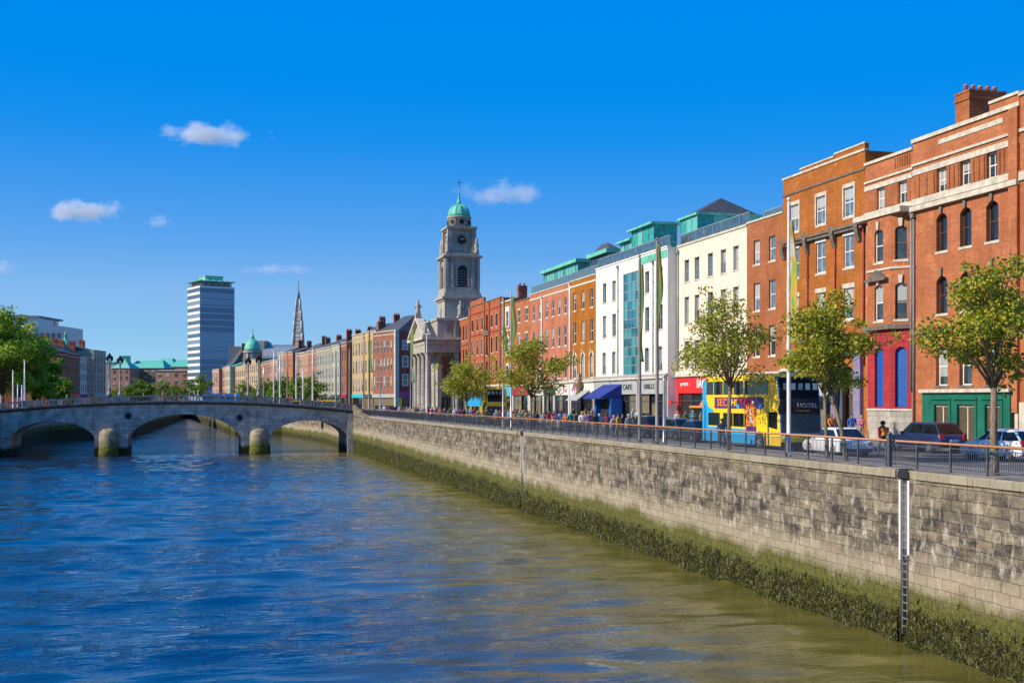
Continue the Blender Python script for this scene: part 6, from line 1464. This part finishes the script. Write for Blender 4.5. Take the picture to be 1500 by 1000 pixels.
def person(px, L, where, top=None, rz=None, bag=False, base=0.0, xy=None, group='people walking along the quay'):
    i = _pc[0]; _pc[0] += 1
    pr = protos[i % 3]
    ti = i*7 % len(TM) if top is None else [t_[0] for t_ in TM].index(top); bi = (i*3+1) % len(BTM); hi = (i*3) % len(HM)
    for _ in range(300):
        lb_ = 'person in %s top, %s, %s hair, %s' % (TM[ti][0], BTM[bi][0], HM[hi][0], where)
        if lb_ not in used: break
        bi = (bi+1) % 4; hi = (hi+1) % len(HM)
    used.add(lb_)
    p = (L, sx(px, L), base) if xy is None else xy
    o = tag(link('person', pr, None, p, rz if rz is not None else R.choice([0, math.pi])+R.uniform(-.5,.5)), lb_, 'person', group)
    k = R.uniform(.94,1.06); o.scale = (k*R.uniform(1.0,1.18), k*1.05, k)
    for slot, m in ((1, TM[ti][1]), (2, BTM[bi][1])): o.material_slots[slot].link = 'OBJECT'; o.material_slots[slot].material = m
    link('hair', HM[hi][1], o)
    if bag:
        b = MB(); b.box(-.15,.15,.10,.26,1.02,1.42); b.box(-.12,.12,.26,.31,1.05,1.25); bp = b.build('backpack', TM[(ti+4) % len(TM)][1], o)
    return o
person(1293, 31.5, 'between white saloon and navy car', 'maroon', math.pi, True)
for px, wh in ((921,'by the short post'),(912,'below the blue canopy'),(906,'in front of the blue pillar'),(899,'close to the blue canopy'),(889,'just left of the blue pillar'),(878,'well left of the blue pillar'),(871,'outside the grey shop'),(863,'outside the grey awning'),(853,'below the gilded ornament'),(845,'below the maroon awning'),(836,'outside the orange brick house'),(829,'outside the salmon brick house'),(822,'near the salmon house'),(812,'by the dark doorway'),(804,'beside the dark doorway'),(796,'right of the doorway tree'),(786,'just right of the quay tree trunk')):
    person(px, R.uniform(29.2,31.0), wh)
for px in (858,868,884,927,840,815,934): person(px, R.uniform(42.3,44.5), 'on the far shop pavement')
for px in (768,761,755,744,738,733,727,719,708,701,694,688,680,673,666,659): person(px, R.uniform(28.9,31), 'at railing by the light blue bus' if px > 664 and px < 735 else 'at the railing near the silver flagpoles')
for px in (651,645,640,633,627,618,612,606,600,592,585,577,570,563,556,549): person(px, R.uniform(28.7,31), 'at the railing before the church' if px > 598 else 'at the railing near the bridge end')
for px in (1218,1248,1262): person(px, R.uniform(43,44.5), 'by the lavender doorway')
for px in (1058,): person(px, 28.9, 'behind the railing at the yellow bus', 'navy')
for px in (781,775,772,765,758,747,741,730,723,713,704,697,690,684,676,669): person(px, R.uniform(29.3,32.5), 'in the crowd by the doorway tree' if px > 740 else 'in the crowd before the red houses')
for px in (646,637,622,609,596,581,567): person(px, R.uniform(29.3,32), 'in the crowd near the church')
for px in (992,1004,1015,1027,1033): person(px, R.uniform(42.5,44.5), 'outside the red shop')
for q in (30,62,98,130,210,238,262,290,305,330,345,398,412,428,440,466,475,490):
    tt = (q-VX)*CS/F; s_ = SB+R.choice([1.3,1.6,2.2,9.5,11]); L_ = tt*(s_*CS)/(1-SN*tt)
    person(0, 0, 'on the stone bridge', xy=(L_, s_, ztop(L_)-1.12), rz=R.choice([-1,1])*math.pi/2, group='people crossing the bridge')

# ------------------------------------------------------------------ trees
def leaves(n, blobs, size, rs_, sag=.0):
    w_ = np.array([b[1][0]*b[1][1]*b[1][2] for b in blobs])**.8; w_ /= w_.sum()
    ci = rs_.choice(len(blobs), n, p=w_); C0 = np.array([b[0] for b in blobs])[ci]; Rr = np.array([b[1] for b in blobs])[ci]
    d = rs_.normal(size=(n,3)); d /= np.linalg.norm(d,axis=1,keepdims=True); rr = rs_.rand(n,1)**.42
    P = C0+d*Rr*rr
    a = rs_.normal(size=(n,3)); a[:,2] *= .55; a /= np.linalg.norm(a,axis=1,keepdims=True); t = rs_.normal(size=(n,3)); b_ = np.cross(a,t); b_ /= np.linalg.norm(b_,axis=1,keepdims=True)
    sz = size*rs_.uniform(.6,1.3,(n,1)); V = np.zeros((n,4,3)); a[:,2] -= sag
    V[:,0] = P; V[:,1] = P+a*sz*.5+b_*sz*.36; V[:,2] = P+a*sz; V[:,3] = P+a*sz*.5-b_*sz*.36
    return V.reshape(-1,3)
def tree(name, label, loc, h, crown_w, crown_h, seed, nleaf, size, lm, group, trunk_r=.1, lean=(0,0), bm='bark', dens=12, fork=.45, cr=None):
    rs_ = np.random.RandomState(seed); rr = random.Random(seed); t_ = thing(name, label, 'tree', loc, 0, group)
    zc = h-crown_h/2; zf = h-crown_h*.98
    b = MB(); top = Vector((lean[0],lean[1],zf+.2)); mid = Vector((lean[0]*.35+rr.uniform(-.05,.05),lean[1]*.35,zf*.5))
    b.tube([(0,0,-.1),(0,0,.15),tuple(mid),tuple(top)],[trunk_r*1.35,trunk_r*1.05,trunk_r*.85,trunk_r*.7],9)
    blobs = []; 
    for k in range(dens):
        a = 2*math.pi*k/dens*1.9+rr.uniform(-.4,.4); f = (k+.5)/dens; zz = zf+crown_h*(.18+.74*f)
        prof = math.sin(math.pi*min(1,max(.05,(f*.86+.14))))**.6
        q = crown_w/2*prof*rr.uniform(.45,.88); c = Vector((lean[0]+q*math.cos(a),lean[1]+q*math.sin(a),zz+rr.uniform(-.2,.2)))
        s_ = crown_w*rr.uniform(.11,.2); blobs.append((tuple(c),(s_*1.15,s_*1.15,s_*.8)))
        m_ = top+(c-top)*.5+Vector((0,0,.15*crown_h*rr.random())); b.tube([tuple(top-Vector((0,0,.25*rr.random()))),tuple(m_),tuple(c)],[trunk_r*.42,trunk_r*.26,trunk_r*.10],5)
        for _ in range(2):
            e_ = c+Vector((rr.uniform(-1,1),rr.uniform(-1,1),rr.uniform(-.6,.9)))*s_*1.6; b.tube([tuple(m_),tuple(e_)],[trunk_r*.16,trunk_r*.05],4)
            sm = s_*rr.uniform(.35,.6); blobs.append((tuple(e_),(sm,sm,sm*.8)))
    blobs.append(((lean[0],lean[1],zf+crown_h*.55),(crown_w*.22,crown_w*.22,crown_h*.3)))
    b.build('trunk', MT[bm], t_); link('crown', np_mesh('crown', leaves(nleaf, blobs, size, rs_, .25), 4, lm), t_); return t_
GT = 'street trees along the quay railing'
tree('street_tree','broad quay tree with forked trunk at the right edge, before the white hatchback', (28.3, sx(1457,28.3), 0), 7.9, 5.2, 4.9, 1, 9500, .155, LEAF, GT, .155, (.12,.2))
tree('street_tree','quay tree with leaning trunk behind the white saloon', (28.4, sx(1239,28.4), 0), 7.3, 4.3, 4.5, 2, 6400, .155, LEAF, GT, .115, (-.5,.5))
tree('street_tree','slim quay tree in front of the bus windscreen, beside the leaning one', (28.6, sx(1212,28.6), 0), 7.2, 3.9, 4.4, 3, 5600, .155, LEAF, GT, .10, (-.1,.1))
tree('street_tree','quay tree growing in front of the rear half of the yellow bus', (28.3, sx(1068,28.3), 0), 8.1, 6.3, 4.9, 4, 7800, .155, LEAF, GT, .13, (.1,.1))
tree('street_tree','quay tree before the salmon brick house', (28.5, sx(777,28.5), 0), 7.6, 6.6, 5.0, 5, 7500, .20, LEAF, GT, .13, (.1,0))
tree('street_tree','quay tree in front of the light blue bus', (28.6, sx(684,28.6), 0), 6.9, 7.4, 4.6, 6, 7500, .20, LEAF, GT, .13, (0,.1))
GF = 'round trees beyond the bridge'
for i, (px, z_, hh, ww_) in enumerate(((192,420,7.6,8),(207,420,9.2,8),(222,425,8.6,8.5),(243,418,8.8,10.5),(259,440,8.4,8),(281,420,10.2,9),(296,415,11.4,8.5),(176,440,7.0,8),(363,360,7.4,8),(388,345,7.8,8),(404,335,8.0,7),(418,330,8.6,8),(440,318,8.4,8),(460,305,8.6,8))):
    x_, y_ = pos(px, z_); lbs = ['leftmost pale green tree of the far round trees','second round tree right of the lamp posts','bright green round tree before the long dark brick block','wide round tree with dark hollow left of the glass tower','small tree tucked before the glass tower edge','pale feathery tree at the foot of the glass tower','tall dense tree right of the feathery one, before the glass tower','low tree between the lamp posts','quay tree left of the right-hand bridge lamps','quay tree just right of the right-hand bridge lamps','slim quay tree below the grey fronted townhouse','quay tree below the orange-brown townhouse','quay tree below the white and peach townhouse','last round quay tree below the grey townhouse']
    tree('round_tree', lbs[i], (x_, y_, RZ), hh, ww_, hh*.8, 20+i, 1500, .55, LEAFF, GF, .16, (0,0), 'barkd', 9)
for i, (px, z_, hh, ww_, lb_) in enumerate(((4,236,20.5,15,'tallest sunlit park tree at the left edge'),(28,246,18.3,13,'large park tree in the middle of the left bank group'),(50,258,14.6,10.5,'dark park tree at the right end of the left bank group'),(-22,250,19,15,'park tree cut off by the left edge of the picture'),(76,285,9.5,9,'low dark tree before the brick house with the curved gable'))):
    x_, y_ = pos(px, z_); tree('park_tree', lb_, (x_, y_, RZ), hh, ww_, hh*.86, 50+i, 16000, .50, LEAFD, 'big trees on the left bank', .35, (0,0), 'barkd', 22)
# ------------------------------------------------------------------ poles, flags
def cloth(name, parent, mats, z0, z1, w0, w1, seed, y=0, x=.1, dirn=1, wob=.12):
    rr = random.Random(seed); nz, nw = 22, 7; vs = []
    ph = rr.uniform(0,6)
    for i in range(nz+1):
        f = i/nz; w_ = 1.05*(w0+(w1-w0)*f)+.12*math.sin(f*9+ph)*(.3+w1)
        for j in range(nw+1):
            g_ = j/nw; vs.append((x*.3+.45*g_*w_+.10*math.sin(g_*7+f*3+ph)*g_+wob*math.sin(f*6+ph)*g_, -dirn*g_*w_+y, z0+(z1-z0)*f-.25*g_*math.sin(f*3.1)))
    fs = [(i*(nw+1)+j, i*(nw+1)+j+1, (i+1)*(nw+1)+j+1, (i+1)*(nw+1)+j) for i in range(nz) for j in range(nw)]
    b = MB(); b.add(vs, fs, 0, True); o = b.build(name, mats, parent); m = o.modifiers.new('thickness','SOLIDIFY'); m.thickness = .012; return o
t = NT('green_yellow_flag'); co = t.obj(); n_ = t.noise(t.n('ShaderNodeMapping', inp={0: co, 3: (1.5,3,.35)}).outputs[0], 1.3, 3); FL1 = t.out(t.ramp(n_, [(.3,(.015,.10,.03)),(.45,(.05,.14,.03)),(.57,(.14,.17,.025)),(.72,(.28,.20,.03))]), .7)
t = NT('pastel_pennant'); co = t.obj(); n_ = t.noise(co, 1.1, 3); FL2 = t.out(t.ramp(n_, [(.3,(.42,.40,.46)),(.42,(.20,.34,.18)),(.5,(.45,.42,.40)),(.58,(.5,.20,.28)),(.7,(.40,.38,.48))]), .6)
t = NT('carnival_flag'); co = t.obj(); n_ = t.noise(t.n('ShaderNodeMapping', inp={0: co, 1: (3,1,2), 3: (2,3.2,.75)}).outputs[0], .9, 4); FL3 = t.out(t.ramp(n_, [(.30,(.03,.20,.05)),(.42,(.10,.26,.03)),(.50,(.34,.32,.03)),(.56,(.45,.22,.03)),(.66,(.42,.44,.36))]), .7)
def pole(label, px, top, L=27.95, mat='greypole', r=.085, flag=None, cat='flagpole', name='flagpole', foot=0, g_='flagpoles along the quay wall'):
    s_ = sx(px, L); h = hz(top, L, s_); p = thing(name, label, cat, (L, s_, foot), 0, g_)
    b = MB(); b.lathe(0,0,[(r*1.7,0),(r*1.7,.12),(r*1.1,.2),(r,h*.5),(r*.75,h-.15),(r*.5,h)],12); b.lathe(0,0,[(.02,h),(.09,h+.06),(.09,h+.12),(.02,h+.2)],8); b.build('pole', MT[mat], p)
    if flag:
        for k, (y0,y1,w0,w1,m,d) in enumerate(flag): cloth('flag', p, m, hz(y1,L,s_), hz(y0,L,s_), w0, w1, px+k, -.07*d if 1 else 0, .1, d)
    return p
pole('tall white flagpole with torn green and pastel flags before the bus windscreen', 1155.5, 295, mat='whitepole', r=.095, flag=[(325,505,.85,.10,FL3,1),(408,512,.95,.12,FL2,-1)])
pole('brownish flagpole with a narrow green flag, left one of the close pair', 937, 377, r=.11, flag=[(388,530,.30,.16,FL1,1)])
pole('grey flagpole with a narrow green flag, right one of the close pair', 962.5, 352, r=.105, flag=[(358,480,.34,.14,FL1,1)])
pole('silver flagpole with slim furled flag, before the red brick houses', 737, 437, mat='steel', r=.09, flag=[(440,515,.25,.12,FL1,1)])
pole('silver flagpole with a long yellow-green flag, before the red brick houses', 749, 430, mat='steel', r=.1, flag=[(434,512,.5,.25,FL1,1)])
pole('dark flagpole with a furled dark flag near the bridge end', 541, 486, mat='charcoal', r=.16, flag=[(498,545,.9,.5,FL1,1)])
pole('thin flagpole with a blue-green banner before the maroon gable', 601.5, 500, mat='greypole', r=.08, flag=[(482,560,.5,.6,FL1,1)])
pole('pale flagpole in front of the church columns', 625, 492, mat='whitepole', r=.09)
pole('short steel post beside the close pair of flagpoles', 973, 553, mat='steel', r=.10, cat='post', name='lamp_post', g_='slim posts on the quay')
pole('short grey post beside the church columns', 605, 540, mat='steel', r=.08, cat='post', name='lamp_post', g_='slim posts on the quay')
pole('short grey post near the bridge end', 557, 535, mat='steel', r=.09, cat='post', name='lamp_post', g_='slim posts on the quay')
pole('grey post next to the dark flagpole at the bridge end', 532, 530, mat='steel', r=.09, cat='post', name='lamp_post', g_='slim posts on the quay')
for i, (px, z_, top, mt) in enumerate(((401,300,513,'whitepole'),(410,290,520,'whitepole'),(421,285,516,'greypole'),(434,280,518,'whitepole'),(458,262,510,'whitepole'),(492,245,515,'greypole'),(512,238,512,'greypole'),(386,310,530,'steel'),(444,275,540,'whitepole'))):
    x_, y_ = pos(px, z_); h = hpz(top, z_); p = thing('flagpole', ['tall white pole below the grey fronted townhouse','white pole left of the orange-brown townhouse','grey pole before the orange-brown townhouse','white pole before the brown brick townhouse','white pole before the rust red townhouse','grey pole at the pale green townhouse','grey pole before the cream townhouses','steel pole among the quay trees','short white pole before the white and peach townhouse'][i], 'pole', (x_,y_,RZ), 0, 'poles beyond the bridge')
    b = MB(); b.lathe(0,0,[(.28,0),(.2,.4),(.17,h*.6),(.12,h)],8); b.build('pole', MT[mt], p); b = MB(); b.lathe(0,0,[(.12,h),(.2,h+.1),(.05,h+.3)],8); b.build('finial', MT[mt], p)
for i, (px, z_, top) in enumerate(((36,205,528),(19,208,543),(26,215,563),(32,206,565))):
    x_, y_ = pos(px, z_); h = hpz(top, z_); p = thing('flagpole', ['tallest white pole before the left park trees','second white pole at the left park trees','short white pole between the left two','short white pole beside the tallest left one'][i], 'pole', (x_,y_,RZ), 0, 'white poles on the left bank')
    b = MB(); b.lathe(0,0,[(.2,0),(.14,.4),(.12,h*.6),(.09,h)],8); b.build('pole', MT['whitepole'], p); b = MB(); b.lathe(0,0,[(.09,h),(.15,h+.1),(.05,h+.25)],8); b.build('finial', MT['whitepole'], p)

# ------------------------------------------------------------------ clouds
def cloud(label, px, py, wpx, hpx, dens, seed, z_=5200):
    xc = (px-750)/F*z_; k = z_/F; x_, y_ = pos(px, z_); zz = hpz(py, z_); hx, hz_ = wpx*k/2, hpx*k/2
    t = NT('cloud_vapour'); nt = t.t; nt.nodes.remove(t.b); co = t.n('ShaderNodeTexCoord').outputs['Object']
    ln = t.n('ShaderNodeVectorMath', operation='LENGTH', inp={0: t.n('ShaderNodeMapping', inp={0: co, 3: (1/hx,1/(hx*.5),1/hz_)}).outputs[0]}).outputs['Value']
    nn = t.noise(t.n('ShaderNodeMapping', inp={0: co, 1: (seed*37,0,0), 3: (1/hx,1/hx,1/hx*1.3)}).outputs[0], 2.6, 5, .6)
    d = t.rng(t.math('SUBTRACT', t.math('ADD', t.math('MULTIPLY', nn, 2.1), -.55), t.math('MULTIPLY', ln, .95)), -.12,.35,0,1)
    pv = t.n('ShaderNodeVolumePrincipled', inp={'Color': (1,1,1,1), 'Density': t.math('MULTIPLY', d, dens), 'Anisotropy': .3})
    nt.links.new(pv.outputs[0], nt.nodes['Material Output'].inputs['Volume'])
    b = MB(); b.ball((0,0,0),1.0,16); vs = [(v[0]*hx*1.15,v[1]*hx*.6,v[2]*hz_*1.15) for v in b.v]; b.v = vs
    o = b.build('cloud', t.mat, None, (x_,y_,zz), -TH); tag(o, label, 'cloud', 'small clouds', None); return o
cloud('white cloud high in the left half of the sky', 297, 197, 205, 46, .016, 1)
cloud('white low-arched cloud left of centre height', 122, 309, 175, 42, .016, 2)
cloud('tiny round cloud right of the low-arched cloud', 233, 325, 50, 27, .016, 3)
cloud('broad pale cloud beside the dome of the clock tower', 742, 283, 185, 44, .008, 4)
cloud('thin mauve cloud between the glass tower and the spire', 404, 395, 140, 22, .006, 5)
cloud('small cloud cut by the left edge of the sky', 3, 392, 56, 32, .014, 6)
